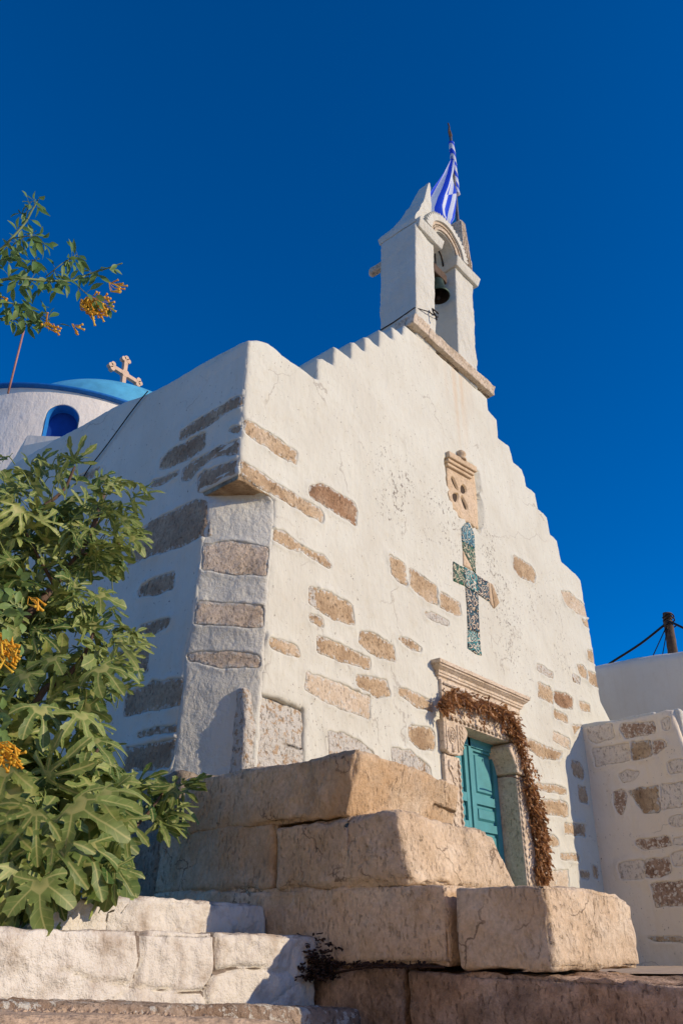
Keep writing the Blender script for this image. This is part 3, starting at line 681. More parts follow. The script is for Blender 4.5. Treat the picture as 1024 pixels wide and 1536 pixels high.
loft([(9.30, 6.805, 7.34, 4.50, 5.17), (9.40, 6.80, 7.33, 4.50, 5.19), (9.47, 6.83, 7.32, 4.5, 5.08), (9.56, 6.88, 7.30, 4.5, 4.96), (9.68, 6.93, 7.25, 4.5, 4.89), (9.82, 6.98, 7.2, 4.5, 4.83), (10.0, 7.05, 7.22, 4.5, 4.78), (10.2, 7.11, 7.215, 4.5, 4.75), (10.36, 7.15, 7.2, 4.5, 4.73), (10.43, 7.175, 7.195, 4.5, 4.70)], 'white_rough', 'horn', .022)
loft([(9.35, 8.0, 8.36, 4.50, 5.1), (9.55, 8.06, 8.33, 4.50, 4.95), (9.75, 8.1, 8.30, 4.5, 4.8), (10.0, 8.08, 8.24, 4.5, 4.74), (10.36, 8.02, 8.16, 4.5, 4.7)], 'ledge', 'horn')
a = MB()
for k in range(4):
    f0 = k / 3.6; p0 = np.array([8.08 + .24 * f0, 4.485, 9.38]); p1 = np.array([8.035 + .11 * f0, 4.485, 10.34])
    a.add(*tube(lean(np.array([p0, (p0 + p1) / 2, p1])), [.022, .018, .012], 6))
a.build('horn_fluting', M['ledge'], tower)
obj('spout', *rbox((6.84, 5.0, 8.86), (6.95, 5.33, 9.0), .045, .03, .012, 6, 16), M['ledge'], tower)
def led(P):
    P = P.copy(); t = np.clip((P[:, 2] - 7.3) / .2, 0, 1); P[:, 1] = np.where(P[:, 1] < 4.5, P[:, 1] + .07 * (1 - t) * (t < .6), P[:, 1]); return P
obj('ledge', *rbox((6.62, 4.35, 7.255), (6.97, 4.75, 7.405), .018, .03, .014, 7, 17, led, .6), M['ledge'], tower)
obj('ledge', *rbox((6.985, 4.36, 7.245), (8.66, 4.75, 7.395), .018, .03, .014, 7, 18, led, .6), M['ledge'], tower)

# ------------------------------------------------------------------ door and carved surround
surround = bpy.data.objects.new('door_surround', None); COL.objects.link(surround); surround.parent = chapel; surround.location = Vector((7.61, 4.5, 0)) - chapel.location
MC = 7.61
def mirror(P): P = np.array(P, float); P[:, 0] = 2 * MC - P[:, 0]; return P
def flip(F): return [tuple(f)[::-1] for f in F]
def prism(poly, y0, y1, bev=.008):
    P = np.asarray(poly, float)
    if area(P) < 0: P = P[::-1]
    Q = offset(P, -bev); n = len(P)
    V = np.vstack([np.column_stack([P[:, 0], np.full(n, y1), P[:, 1]]), np.column_stack([P[:, 0], np.full(n, y0 + bev), P[:, 1]]), np.column_stack([Q[:, 0], np.full(n, y0), Q[:, 1]])])
    F = []
    for l in (0, 1):
        for i in range(n): F.append((l * n + i, l * n + (i + 1) % n, (l + 1) * n + (i + 1) % n, (l + 1) * n + i)[::-1])
    _, tf = tri(np.zeros((0, 2)), Q); F += [tuple(2 * n + i for i in f) for f in tf]
    return V, F
DP = 4.70
def stoneblock(name, a, b_, m, par, seed, amp=.006): return obj(name, *rbox(a, b_, .012, .035, amp, 6, seed, None, .6), M[m], par)
for s_ in (0, 1):
    a_, b_ = (6.77, 7.05) if not s_ else (2 * MC - 7.05, 2 * MC - 6.77)
    j = stoneblock('jamb', (a_, 4.455, -.1), (b_, 4.80, 1.775), 'marble', surround, 20 + s_)
    cm = MB()      # rope edge and carved stem on the jamb
    xe = 7.035 if not s_ else 2 * MC - 7.035
    zz = np.linspace(-.05, 1.74, 240); cm.add(*tube(np.column_stack([xe - (.016 if not s_ else -.016) + .006 * np.sin(zz * 95), 4.452 + .005 * np.cos(zz * 95), zz]), .013, 5))
    xm = 6.89 if not s_ else 2 * MC - 6.89
    zz = np.linspace(.0, 1.72, 160); cm.add(*tube(np.column_stack([xm + .05 * np.sin(zz * 14), 0 * zz + 4.452, zz]), .010, 5))
    for q in np.arange(.1, 1.7, .11):
        t_ = np.linspace(0, 5, 16); rr = .045 * (1 - t_ / 7); cm.add(*tube(np.column_stack([xm + .035 * math.sin(q * 30) + rr * np.cos(t_), 0 * t_ + 4.452, q + rr * np.sin(t_)]), .008, 5))
    cm.build('jamb_carving', M['marble'], j)
    cp = np.array(fac.pts([(654.6, 1079.6), (685, 1089), (690, 1095), (692.5, 1102), (691, 1110), (687, 1118), (685.5, 1127), (685, 1137), (658.6, 1131), (657, 1105)])); cp = np.vstack([cp[:1], chaikin(cp, 1)[1:-1]])
    V, Fp = prism(cp * [1, 1], 4.425, 4.80)
    if s_: V = mirror(V); Fp = flip(Fp)
    cap = obj('capital', V, Fp, M['marble'], surround, smooth=False)
    cm = MB(); cc = (6.885 if not s_ else 2 * MC - 6.885)
    for r in (.085, .055): t_ = np.linspace(0, 2 * math.pi, 26); cm.add(*tube(np.column_stack([cc + r * .8 * np.cos(t_), 0 * t_ + 4.424, 1.965 + r * np.sin(t_)]), .009, 6))
    for k in range(6): an = k * math.pi / 3; cm.add(*tube([(cc, 4.422, 1.965), (cc + .04 * math.cos(an), 4.42, 1.965 + .05 * math.sin(an))], [.016, .006], 6))
    for xx in (6.785, 6.985): 
        x_ = xx if not s_ else 2 * MC - xx; cm.add(*tube([(x_, 4.424, 1.81), (x_, 4.424, 2.085)], .009, 6))
    x_ = 6.885 if not s_ else 2 * MC - 6.885; cm.add(*tube([(x_, 4.424, 1.80), (x_, 4.424, 1.88)], [.02, .012], 6))
    for q in np.linspace(1.86, 2.06, 5):
        x_ = 7.05 if not s_ else 2 * MC - 7.05; t_ = np.linspace(0, 5.5, 16); rr = .035 * (1 - t_ / 8); cm.add(*tube(np.column_stack([x_ + rr * np.cos(t_), 0 * t_ + 4.424, q + rr * np.sin(t_)]), .008, 5))
    cm.build('capital_carving', M['marble'], cap)
lin = stoneblock('lintel', (6.80, 4.46, 2.115), (8.42, 4.80, 2.535), 'marble', surround, 24)
cm = MB()
for i, q in enumerate(np.linspace(6.93, 8.29, 9)):
    sg = 1 if i % 2 else -1
    t_ = np.linspace(0, 9.5, 46); rr = .105 * (1 - t_ / 12); cm.add(*tube(np.column_stack([q + rr * np.cos(t_ * sg), 0 * t_ + 4.458, 2.33 + rr * np.sin(t_ * sg)]), .010, 5))
    for an in (0.6, 2.2, 3.9, 5.2): cm.add(*tube([(q + .1 * math.cos(an), 4.457, 2.33 + .1 * math.sin(an)), (q + .16 * math.cos(an + .3), 4.455, 2.33 + .15 * math.sin(an + .3))], [.016, .004], 6))
xs = np.linspace(6.86, 8.36, 260); cm.add(*tube(np.column_stack([xs, 4.455 + .008 * np.cos(xs * 80), 2.155 + .012 * np.sin(xs * 80)]), .014, 5))
cm.add(*tube([(6.83, 4.455, 2.49), (8.39, 4.455, 2.49)], .014, 6)); cm.build('lintel_carving', M['marble'], lin)
prof = [(0, 2.53), (.025, 2.53), (.03, 2.555), (.05, 2.565), (.052, 2.585), (.062, 2.59), (.064, 2.615), (.085, 2.63), (.105, 2.648), (.11, 2.662), (.126, 2.668), (.128, 2.70), (.118, 2.712), (0, 2.722)]
V = []; Fp = []
xs = np.linspace(0, 1, 40)
for o_, z in prof:
    x0, x1 = 6.80 - o_, 8.42 + o_
    V += [(x0, 4.5, z)] + [(x0 + (x1 - x0) * t, 4.5 - o_, z) for t in xs] + [(x1, 4.5, z)]
m_ = 42
for i in range(len(prof) - 1):
    for k in range(m_ - 1): Fp.append((i * m_ + k, i * m_ + k + 1, (i + 1) * m_ + k + 1, (i + 1) * m_ + k))
V = np.array(V); V += .004 * np.column_stack([fbm(V, 7, 2, 1), fbm(V, 7, 2, 2), fbm(V, 7, 2, 3)])
cor = obj('cornice', V, Fp, M['marble'], surround, smooth=False)
cm = MB()
for q in np.arange(6.76, 8.47, .033): cm.add(*box((q, 4.392, 2.645), (q + .018, 4.43, 2.664)))
cm.build('cornice_dentils', M['marble'], cor, smooth=False)
door = bpy.data.objects.new('door', None); COL.objects.link(door); door.parent = chapel; door.location = Vector((7.61, DP, 0)) - chapel.location
for x0, x1 in ((7.06, 7.592), (7.604, 8.16)):
    mb = MB(); mb.add(*box((x0, DP + .02, -.05), (x1, DP + .05, 2.13)))
    sw = .085
    mb.add(*box((x0, DP - .012, -.05), (x0 + sw, DP + .018, 2.13))); mb.add(*box((x1 - sw, DP - .012, -.05), (x1, DP + .018, 2.13)))
    zs = [(-.05, .12), (.72, .82), (1.17, 1.25), (1.44, 1.53), (1.99, 2.13)]
    for za, zb in zs: mb.add(*box((x0 + sw + .001, DP - .010, za), (x1 - sw - .001, DP + .018, zb)))
    leaf = mb.build('door_leaf', M['door'], door, smooth=False)
    for (za, zb) in ((.12, .72), (.82, 1.17), (1.25, 1.44), (1.53, 1.99)):
        P = np.array([(x0 + sw + .03, za + .03), (x1 - sw - .03, za + .03), (x1 - sw - .03, zb - .03), (x0 + sw + .03, zb - .03)])
        obj('panel', *prism(P, DP - .004, DP + .018, .022), M['door'], leaf, smooth=False)
obj('centre_strip', *box((7.575, DP - .03, -.05), (7.622, DP - .013, 2.13)), M['door'], door, smooth=False)
obj('door_head', *box((7.06, DP - .03, 2.02), (8.16, DP - .013, 2.13)), M['door'], door, smooth=False)
obj('threshold', *rbox((6.8, 4.35, -.12), (8.42, 4.9, -.02), .02, .06, .01), M['block2'], chapel)

# ------------------------------------------------------------------ pierced window slab and tile cross
win = bpy.data.objects.new('window_slab', None); COL.objects.link(win); win.parent = chapel; win.location = Vector((7.65, 4.5, 5.2)) - chapel.location
wp = Panel((0, 4.535, 0), (1, 0, 0), (0, 0, 1), .004, 3, 9)
cc5 = lambda pts: crop(640, 660, 4.5176, pts)
po = np.array(wp.pts([(669, 684), (671, 735), (675, 755), (682, 770), (695, 781), (704, 784), (712, 791), (717, 793), (714.5, 740), (709.5, 703)]))
pet = [[(160, 250), (178, 243), (196, 290), (216, 340), (208, 346), (180, 310)], [(226, 330), (232, 308), (250, 298), (268, 325), (272, 352), (250, 364), (230, 358)],
       [(170, 375), (185, 358), (212, 358), (217, 380), (212, 410), (192, 424), (176, 405)], [(228, 380), (240, 378), (258, 410), (280, 455), (276, 474), (258, 472), (240, 430)]]
ph_ = []
for q in pet:
    P = chaikin(np.array(wp.pts(cc5(q))), 1)
    if area(P) < 0: P = P[::-1]
    ph_.append((dens(P, .02), .14))
wp.wall('pierced_slab', po, M['plaque'], win, (), ph_, .03, .006, .1, edge_jit=.0008)
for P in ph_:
    P = offset(P[0], .004); Vt, Ft = tri(np.zeros((0, 2)), P); obj('hole_shade_sheet', wp.to3(Vt, np.full(len(Vt), -.030)), Ft, M['dark'], win)  # dark sheets that paint the shade into the pierced holes
for z0, z1, yy, x0, x1 in ((5.415, 5.46, 4.50, 7.32, 7.90), (5.462, 5.51, 4.475, 7.305, 7.925), (5.512, 5.60, 4.445, 7.29, 7.95)):
    obj('hood', *rbox((x0, yy, z0), (x1, 4.60, z1), .014, .03, .006, 6, 3, lambda P: P + np.column_stack([0 * P[:, 0], 0 * P[:, 0], .07 * (P[:, 0] - 7.3) / .6])), M['plaque'], win)
obj('finial', *lathe((7.62, 4.48, 5.62), [(.001, 0), (.065, 0), (.07, .02), (.05, .04), (.055, .06), (.07, .085), (.06, .12), (.035, .145), (.001, .15)], 16), M['plaque'], win)
crs = bpy.data.objects.new('tile_cross', None); COL.objects.link(crs); crs.parent = chapel; crs.location = Vector((7.65, 4.5, 4.0)) - chapel.location
def tile_mat(name, seed, ground, bloom, outline):
    m, t, b = mat(name); N = NT(t); p = N.pos((1, .0, 1))
    mp = N.n('ShaderNodeMapping'); mp.inputs['Location'].default_value = (seed * 1.7, 0, seed * .9); N.l(p, mp.inputs[0]); p = mp.outputs[0]
    wv = N.n('ShaderNodeTexNoise', Scale=9., Detail=1.); N.l(p, wv.inputs['Vector'])
    vv = N.n('ShaderNodeVectorMath', _operation='MULTIPLY_ADD'); N.l(wv.outputs['Color'], vv.inputs[0]); vv.inputs[1].default_value = (.09, .09, .09); N.l(p, vv.inputs[2]); q = vv.outputs[0]
    d = N.vor(q, 12); e = N.vor(q, 12, 'DISTANCE_TO_EDGE'); ring = N.math('SINE', N.math('MULTIPLY', d, 17.))
    c = N.mix(N.ramp(d, [(.20, 1.), (.25, 0.)]), ground, bloom)
    c = N.mix(N.ramp(ring, [(.35, 0.), (.6, 1.)]), c, outline)
    c = N.mix(N.ramp(e, [(.03, 1.), (.07, 0.)]), c, tuple(x * .6 for x in bloom))
    c = N.mix(N.ramp(N.noise(N.pos(), 30, 5, .7), [(.60, 0.), (.67, .8)]), c, (.30, .22, .15))
    N.l(c, b.inputs['Base Color']); b.inputs['Roughness'].default_value = .55; b.inputs['Specular IOR Level'].default_value = .2; return m
TM = {'a': tile_mat('tile_sea_blue', 1, (.02, .07, .10), (.10, .34, .42), (.50, .48, .36)), 'g': tile_mat('tile_green', 2, (.015, .04, .03), (.05, .22, .12), (.52, .45, .30)),
      't': tile_mat('tile_turquoise', 3, (.012, .03, .04), (.05, .42, .42), (.58, .52, .40)), 'd': tile_mat('tile_dark', 4, (.012, .02, .03), (.05, .17, .20), (.58, .46, .32)), 'b': M['plaque'], 'r': M['corbel']}
tl = Panel((0, D, 0), (1, 0, 0), (0, 0, 1), .022, .8, 1)
for k, q in (('a', [(230, 600), (250, 570), (272, 560), (295, 590), (315, 640), (322, 735), (236, 688)]), ('g', [(237, 693), (322, 740), (331, 903), (312, 885), (288, 830), (243, 745)]), ('b', [(242, 752), (285, 832), (308, 884), (246, 850)]),
             ('g', [(177, 825), (248, 866), (260, 990), (180, 955)]), ('t', [(251, 860), (338, 913), (345, 1043), (262, 997)]), ('d', [(341, 917), (413, 964), (423, 1098), (347, 1046)]), ('b', [(416, 966), (430, 972), (450, 1140), (426, 1103)]), ('r', [(432, 973), (445, 980), (490, 1105), (455, 1143)]),
             ('d', [(262, 1002), (345, 1048), (350, 1168), (271, 1128)]), ('d', [(271, 1132), (350, 1172), (356, 1308), (276, 1283)]), ('t', [(276, 1288), (356, 1312), (368, 1462), (330, 1450), (275, 1412)])):
    P = np.array(tl.pts(cc5(q)))
    if area(P) < 0: P = P[::-1]
    tl.stone('tile', offset(dens(P, .03), -.0015), TM[k], crs, lift=.010, rough=.001, sp=.04, skirt=.012, ring=.003)

# ================================================================== THINGS ON THE CHAPEL
bell = thing('bell', (7.56, 4.62, 8.55), 'green bronze bell hanging in the arch of the bell tower', 'bell')
bc = (7.575, 4.60, 8.52)
obj('bell_body', *lathe(bc, [(.165, 0), (.175, .005), (.172, .03), (.14, .09), (.115, .16), (.10, .24), (.09, .30), (.06, .335), (.001, .345), ], 32), M['bronze'], bell)
obj('bell_inside', *lathe(bc, [(.165, 0), (.13, .08), (.10, .2), (.001, .3)], 32), M['iron'], bell)
obj('clapper', *tube([(bc[0], bc[1], bc[2] + .28), (bc[0] + .01, bc[1], bc[2] + .02), (bc[0] + .012, bc[1], bc[2] - .03)], [.012, .02, .03], 8), M['iron'], bell)
obj('yoke', *rbox((7.40, 4.53, 8.88), (7.76, 4.67, 9.06), .025, .03, .012, 7, 2, lambda P: P + np.column_stack([0 * P[:, 0], 0 * P[:, 0], -.6 * (P[:, 0] - 7.58) ** 2])), M['wood'], bell)
obj('hanger', *tube(smooth_path([(7.3, 4.62, 9.18), (7.42, 4.58, 9.42), (7.56, 4.56, 9.50), (7.7, 4.57, 9.44), (7.79, 4.6, 9.30)]), .015, 6), M['iron'], bell)
obj('strap', *tube([(7.575, 4.6, 8.86), (7.575, 4.6, 9.49)], .014, 6), M['iron'], bell)
wire = MB(); wire.add(*tube([(6.79, 5.10, 7.62), (6.79, 4.85, 7.63), (6.785, 4.50, 7.67), (7.0, 4.44, 7.72), (7.26, 4.44, 7.80), (7.30, 4.5, 7.84)], .008, 6))
wire.add(*tube(smooth_path([(7.13, 4.44, 7.86), (7.12, 4.42, 7.78), (7.15, 4.40, 7.70), (7.17, 4.41, 7.66)]), .012, 6)); wire.add(*tube(smooth_path([(7.13, 4.44, 7.86), (7.2, 4.42, 7.84), (7.27, 4.44, 7.87)]), .012, 6))
tag(wire.build('tie_wire', M['iron'], loc=(6.9, 4.5, 7.6)), 'thin dark tie wire with a hook on the left pier of the bell tower', 'wire')
tag(obj('cable', *tube(smooth_path([(XL - .02, *at(x, y, 0, XL)[1:]) for x, y in ((224, 588), (212, 602), (196, 623), (180, 645), (160, 672), (136, 703), (128, 716))], 4), .007, 6), M['iron']), 'thin black cable running down the shaded side wall of the chapel', 'cable')

fp = thing('flagpole', tuple(at(687.5, 356, 1, 4.66)), 'slim grey flagpole rising behind the right horn of the bell tower', 'flagpole')
pa = at(688.5, 366, 1, 4.66); pb = at(675.5, 205, 1, 4.66)
obj('pole', *tube(np.linspace(pa - (0, 0, .6), pb, 8), .027, 10), M['polemetal'], fp)
tp = pb
obj('pole_head', *tube(smooth_path([tp, tp + (0, 0, .08), tp + (-.03, 0, .17), tp + (-.015, 0, .27), tp + (-.045, 0, .36)]), [.032] * 8 + [.026] * 8 + [.018] * 8 + [.014] * 8 + [.006], 7), M['wood'], fp)
obj('pole_hook', *tube(smooth_path([tp + (-.03, 0, .0), tp + (-.075, -.01, .05), tp + (-.06, -.01, .12)]), .012, 6), M['wood'], fp)
# flag: wrapped round the upper pole, its free part hanging to the left in folds
flag = thing('flag', tuple(at(683, 300, 1, 4.66)), 'blue and white striped flag with a white cross, hanging limp from the flagpole', 'flag')
def flag_mat():
    m, t, b = mat('flag_cloth'); N = NT(t); u = N.attr('fu'); v = N.attr('fv')
    st = N.math('LESS_THAN', N.math('FRACT', N.math('MULTIPLY', v, 4.5)), .5)
    can = N.math('MULTIPLY', N.math('LESS_THAN', u, .37), N.math('LESS_THAN', v, .555))
    cr1 = N.math('LESS_THAN', N.math('ABSOLUTE', N.math('SUBTRACT', u, .185)), .038); cr2 = N.math('LESS_THAN', N.math('ABSOLUTE', N.math('SUBTRACT', v, .278)), .056)
    cr = N.math('MAXIMUM', cr1, cr2)
    isw = N.math('ADD', N.math('MULTIPLY', can, cr), N.math('MULTIPLY', N.math('SUBTRACT', 1., can), N.math('SUBTRACT', 1., st)))
    c = N.mix(isw, (.004, .075, .70), (.74, .79, .84)); N.l(c, b.inputs['Base Color']); b.inputs['Roughness'].default_value = .75
    tr = N.n('ShaderNodeBsdfTranslucent'); N.l(c, tr.inputs['Color']); mx = N.n('ShaderNodeMixShader'); mx.inputs[0].default_value = .3
    N.l(b.outputs[0], mx.inputs[1]); N.l(tr.outputs[0], mx.inputs[2]); N.l(mx.outputs[0], t.nodes['Material Output'].inputs['Surface']); return m
M['flag'] = flag_mat()
FL = [((679, 232), (682.5, 240)), ((669, 255), (684.5, 262)), ((657, 275), (685, 280)), ((646, 295), (684.5, 299)), ((644, 310), (683, 316)), ((649, 325), (681, 328)), ((658, 333), (675, 337)), ((668, 351), (671, 352))]
nu, nv = 36, 60; V = []; fu = []; fv = []
La = np.array([at(*a_, 1, 4.64) for a_, _ in FL]); Ra = np.array([at(*b_, 1, 4.64) for _, b_ in FL]); tt = np.linspace(0, 1, len(FL))
for i in range(nv + 1):
    v = i / nv; l = np.array([np.interp(v, tt, La[:, k]) for k in range(3)]); r = np.array([np.interp(v, tt, Ra[:, k]) for k in range(3)])
    for k in range(nu + 1):
        u = k / nu; P = l + (r - l) * u; P[1] += .13 * math.sin(u * 9.5 + v * 2.5) * (.3 + min(1, 3 * v) * .7) * (1 - u) ** .7 
        V.append(P); fu.append(.03 + .93 * v); fv.append(.03 + .93 * (1 - u) + .06 * math.sin(6 * v))
F_ = [(i * (nu + 1) + k, i * (nu + 1) + k + 1, (i + 1) * (nu + 1) + k + 1, (i + 1) * (nu + 1) + k) for i in range(nv) for k in range(nu)]
obj('cloth', V, F_, M['flag'], flag, attrs={'fu': fu, 'fv': fv})
V, F_ = tube(np.linspace(at(676.5, 214, 1, 4.66), at(685.2, 292, 1, 4.66), 60), .052, 14); ang = np.tile(np.arange(14), 60) / 14; zz = np.repeat(np.linspace(0, 1, 60), 14)
V = V + .012 * np.column_stack([fbm(V, 9, 2, 1), fbm(V, 9, 2, 2), 0 * V[:, 0]])
obj('wrapped_cloth', V, F_, M['flag'], flag, attrs={'fu': .6 + 0 * zz, 'fv': zz * 1.05 + .08 * np.sin(ang * 6.28) + .0})

# garland of dried greenery round the door
gar = thing('garland', (8.0, 4.42, 2.4), 'dried brown leaf garland draped over the door lintel and down the right jamb', 'garland')
def scatter_leaves(centres, n, length, width, dirf, seed, spread):
    g_ = np.random.default_rng(seed); mb = MB()
    for i in range(n):
        c = centres[g_.integers(len(centres))] + g_.normal(0, 1, 3) * spread
        d = dirf(c, g_); d /= np.linalg.norm(d); nn = g_.normal(0, 1, 3); s_ = np.cross(d, nn); s_ /= np.linalg.norm(s_) + 1e-9; nn = np.cross(s_, d)
        L = length * g_.uniform(.6, 1.35); W = width * g_.uniform(.6, 1.3); cv = g_.uniform(-.3, .3) * L
        V = [c, c + d * L * .45 + s_ * W + nn * cv * .5, c + d * L * .45 - s_ * W + nn * cv * .5, c + d * L * .5 + nn * cv, c + d * L + nn * cv * .2]
        mb.add(V, [(0, 1, 3), (0, 3, 2), (1, 4, 3), (3, 4, 2)], tone=np.full(5, g_.random()))
    return mb
def gpath(px, y): return smooth_path([at(x, y_, 1, y) for x, y_ in px], 14)
g1 = gpath([(664, 1066), (668, 1050), (678, 1042), (695, 1046), (715, 1054), (735, 1062), (752, 1068), (764, 1078), (770, 1092), (777, 1110)], 4.38)
g2 = gpath([(772, 1090), (778, 1112), (785, 1140), (792, 1170), (800, 1200), (806, 1230), (811, 1262), (813, 1290), (813, 1318)], 4.40)
mb = scatter_leaves(g1, 1250, .068, .014, lambda c, g_: np.array([g_.normal(0, .6), -.5 + g_.normal(0, .4), -.7 + g_.normal(0, .6)]), 3, np.array([.03, .025, .03])); mb.build('lintel_foliage', M['dryleaf'], gar)
cs = np.vstack([g2[:45]] + [g2[45:] + np.array([dx, 0, 0]) for dx in (-.05, .0, .055)])
mb = scatter_leaves(cs, 2100, .066, .014, lambda c, g_: np.array([g_.normal(0, .5), -.4 + g_.normal(0, .4), -.8 + g_.normal(0, .5)]), 4, np.array([.032, .03, .03])); mb.build('jamb_foliage', M['dryleaf'], gar)
hang = []
g_ = np.random.default_rng(5)
for i in range(16):
    c = g1[g_.integers(20, len(g1) - 12)]; L = g_.uniform(.1, .26)
    for k in range(14): hang.append(c + np.array([.01 * math.sin(k), 0, -L * k / 14]))
for i in range(12):
    c = g2[g_.integers(70, len(g2) - 6)] + np.array([g_.uniform(-.09, .1), 0, 0])
    for k in range(10): hang.append(c + np.array([0, 0, -.03 * k]))
for k in range(16): hang.append(at(795 + 13 * k / 15, 1140 + 28 * k / 15, 1, 4.4))
for k in range(8): hang.append(at(777 + .3 * k, 1072 + 2.4 * k, 1, 4.4))
mb = scatter_leaves(np.array(hang), 1150, .04, .010, lambda c, g_: np.array([g_.normal(0, .4), -.3 + g_.normal(0, .4), -1 + g_.normal(0, .4)]), 6, np.array([.012, .012, .012])); mb.build('hanging_sprigs', M['dryleaf'], gar)
st = MB(); st.add(*tube(g1 + np.array([0, .03, 0]), .014, 6)); st.add(*tube(g2 + np.array([0, .03, 0]), .016, 6)); st.add(*tube(smooth_path([at(758, 1165, 1, 4.44), at(768, 1165, 1, 4.42), at(778, 1169, 1, 4.42), at(785, 1172, 1, 4.42)]), .008, 5)); st.build('stem', M['dry'], gar)

# ================================================================== STONE BLOCKS OF THE STEPPED CHEEK WALL
def slab(name, a, b_, mname, label, cat, seed, deform=None, r=.022, amp=.024, res=.022, ew=.045, freq=3.2):
    return tag(obj(name, *rbox(a, b_, r, res, amp, freq, seed, deform, .45, ew), M[mname]), label, cat, {'stone block': 'stone blocks of the stepped stack', 'curb stone': 'curb stones along the bottom edge'}.get(cat))
def dA(P):
    P = P.copy(); t = (P[:, 2] - .69) / .36; f = np.clip((3.4 - P[:, 1]) / .4, 0, 1); P[:, 1] += .09 * (1 - t) * f
    P[:, 2] += .02 * np.clip(P[:, 1] - 3, 0, 2) * 1.; P[:, 2] -= .05 * np.clip((P[:, 0] - 4.2) / .4, 0, 1) * f * (t > .5); return P
slab('stone_block', (3.6, 2.95, .695), (4.66, 4.46, 1.045), 'block', 'topmost weathered stone block of the stack, right below the corner post', 'stone block', 41, dA, .022, .026)
def dB(P):
    P = P.copy(); t = np.clip((P[:, 2] - .35) / .33, 0, 1); P[:, 0] -= .17 * t * np.clip((P[:, 0] - 4.2) / .5, 0, 1) ; P[:, 1] += .06 * t * (P[:, 1] < 3); P[:, 2] -= .02 * np.clip((P[:, 0] - 3.7), 0, 1) * (t > .6); return P
slab('stone_block', (3.6, 2.63, .34), (4.72, 3.595, .69), 'block2', 'pale stone block with a sloping worn right end, second in the stack', 'stone block', 42, dB, .028, .03)
slab('stone_block', (3.61, 3.612, .355), (4.6, 4.7, .725), 'block', 'dark shaded stone block left of a vertical joint, below the topmost block', 'stone block', 43, lambda P: P + np.column_stack([0 * P[:, 0], 0 * P[:, 0], .02 * (P[:, 1] - 3.6)]))
def dC(P):
    P = P.copy(); P[:, 2] += .025 * np.clip(P[:, 1] - 2.4, 0, 3) * (P[:, 2] > .1); return P
slab('stone_block', (3.6, 2.41, -.03), (4.52, 4.95, .33), 'block_warm', 'long stone block third from the top, running back behind the white steps', 'stone block', 44, dC)
slab('stone_block', (3.6, 1.875, -.04), (4.57, 2.36, .302), 'block2', 'squarish pecked stone block nearest the camera with a bright sunlit front', 'stone block', 45, lambda P: P + np.column_stack([0 * P[:, 0], .015 * np.clip((P[:, 0] - 3.6), 0, 1) * (P[:, 1] < 2.1), -.04 * np.clip((P[:, 0] - 4.42) / .14, 0, 1) * (P[:, 2] > .2)]), .022, .022)
def dE(P):
    P = P.copy(); P[:, 2] -= .035 * np.clip(2.66 - P[:, 1], 0, 2) / 1.3 * (P[:, 2] > -.3); return P
slab('curb_stone', (3.61, 2.71, -.75), (4.75, 3.3, -.022), 'curb', 'short dark brown curb stone beside the dry weeds', 'curb stone', 46, None, .02, .03)
slab('curb_stone', (3.62, .1, -1.6), (4.75, 2.685, -.045), 'curb', 'long dark brown curb stone under the squarish block, along the bottom edge', 'curb stone', 47, dE, .018, .035)
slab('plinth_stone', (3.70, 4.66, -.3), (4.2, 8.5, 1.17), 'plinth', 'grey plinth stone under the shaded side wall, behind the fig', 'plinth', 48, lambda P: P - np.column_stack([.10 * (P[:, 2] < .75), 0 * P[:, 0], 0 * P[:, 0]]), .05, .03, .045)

# whitewashed rubble steps
CR_ = {}
def rubble(P, sc=(2.4, 5.), depth=.03, seed=3):
    Q = np.column_stack([P[:, 0] * sc[0], P[:, 2] * sc[1] + 3.3]); Q = Q + .25 * np.column_stack([fbm(P, 3, 2, 4), fbm(P, 3, 2, 5)])
    f1, f2, cid = worley2(Q, seed, .75, True); e = np.clip((f2 - f1) / .10, 0, 1); g = np.clip(.42 + 1.9 * fbm(P, 3.2, 2, 9), 0, 1.4)
    CR_['c'] = g * (1 - e)
    return depth * g * (1 - e) ** 1.3 + .024 * fbm(P, 7, 4, 6) + .016 * (cid - .5) * e
def wstep(a, b_, seed, label, deform, sc, dep=.032):
    st_ = {}
    def df(P):
        P = P.copy(); fr = P[:, 1] < a[1] + .06; P[fr, 1] += rubble(P[fr], sc, dep, seed); k_ = np.zeros(len(P)); k_[fr] = CR_['c']; st_['c'] = k_
        return deform(P) if deform else P
    V, F = rbox(a, b_, .02, .013, .02, 3, seed, df, .5, .03)
    return tag(obj('white_step', V, F, M['white_step'], attrs={'crack': st_['c']}), label, 'step', 'white steps in the lane')
def d1(P):
    P = P.copy(); t = np.clip((P[:, 2] - .08) / .2, 0, 1); k = np.clip((2.75 - P[:, 0]) / .6, 0, 1); P[:, 0] += .15 * t * (P[:, 0] < 2.5); P[:, 2] -= .035 * k * t; return P
wstep((2.08, 3.6, -.05), (3.585, 4.5, .275), 61, 'upper whitewashed stone step against the brown blocks, below the fig leaves', d1, (.9, 2.2), .02)
def d2(P):
    P = P.copy(); k = np.clip((2.9 - P[:, 0]) / 1.6, 0, 1.4); P[:, 2] -= .012 * k * (P[:, 2] > 0); return P
wstep((.55, 3.22, -.5), (3.57, 3.62, .112), 62, 'tall lower whitewashed rubble step with cracked joints', d2, (2.1, 4.6))
def d3(P):
    P = P.copy(); P[:, 2] -= .048 * (P[:, 0] - 1.4) * (P[:, 2] > -.3); P[:, 1] += .03 * fbm(P, 3, 2, 8); P[:, 1] -= .12*np.clip(P[:,0]-2.6,0,1); return P
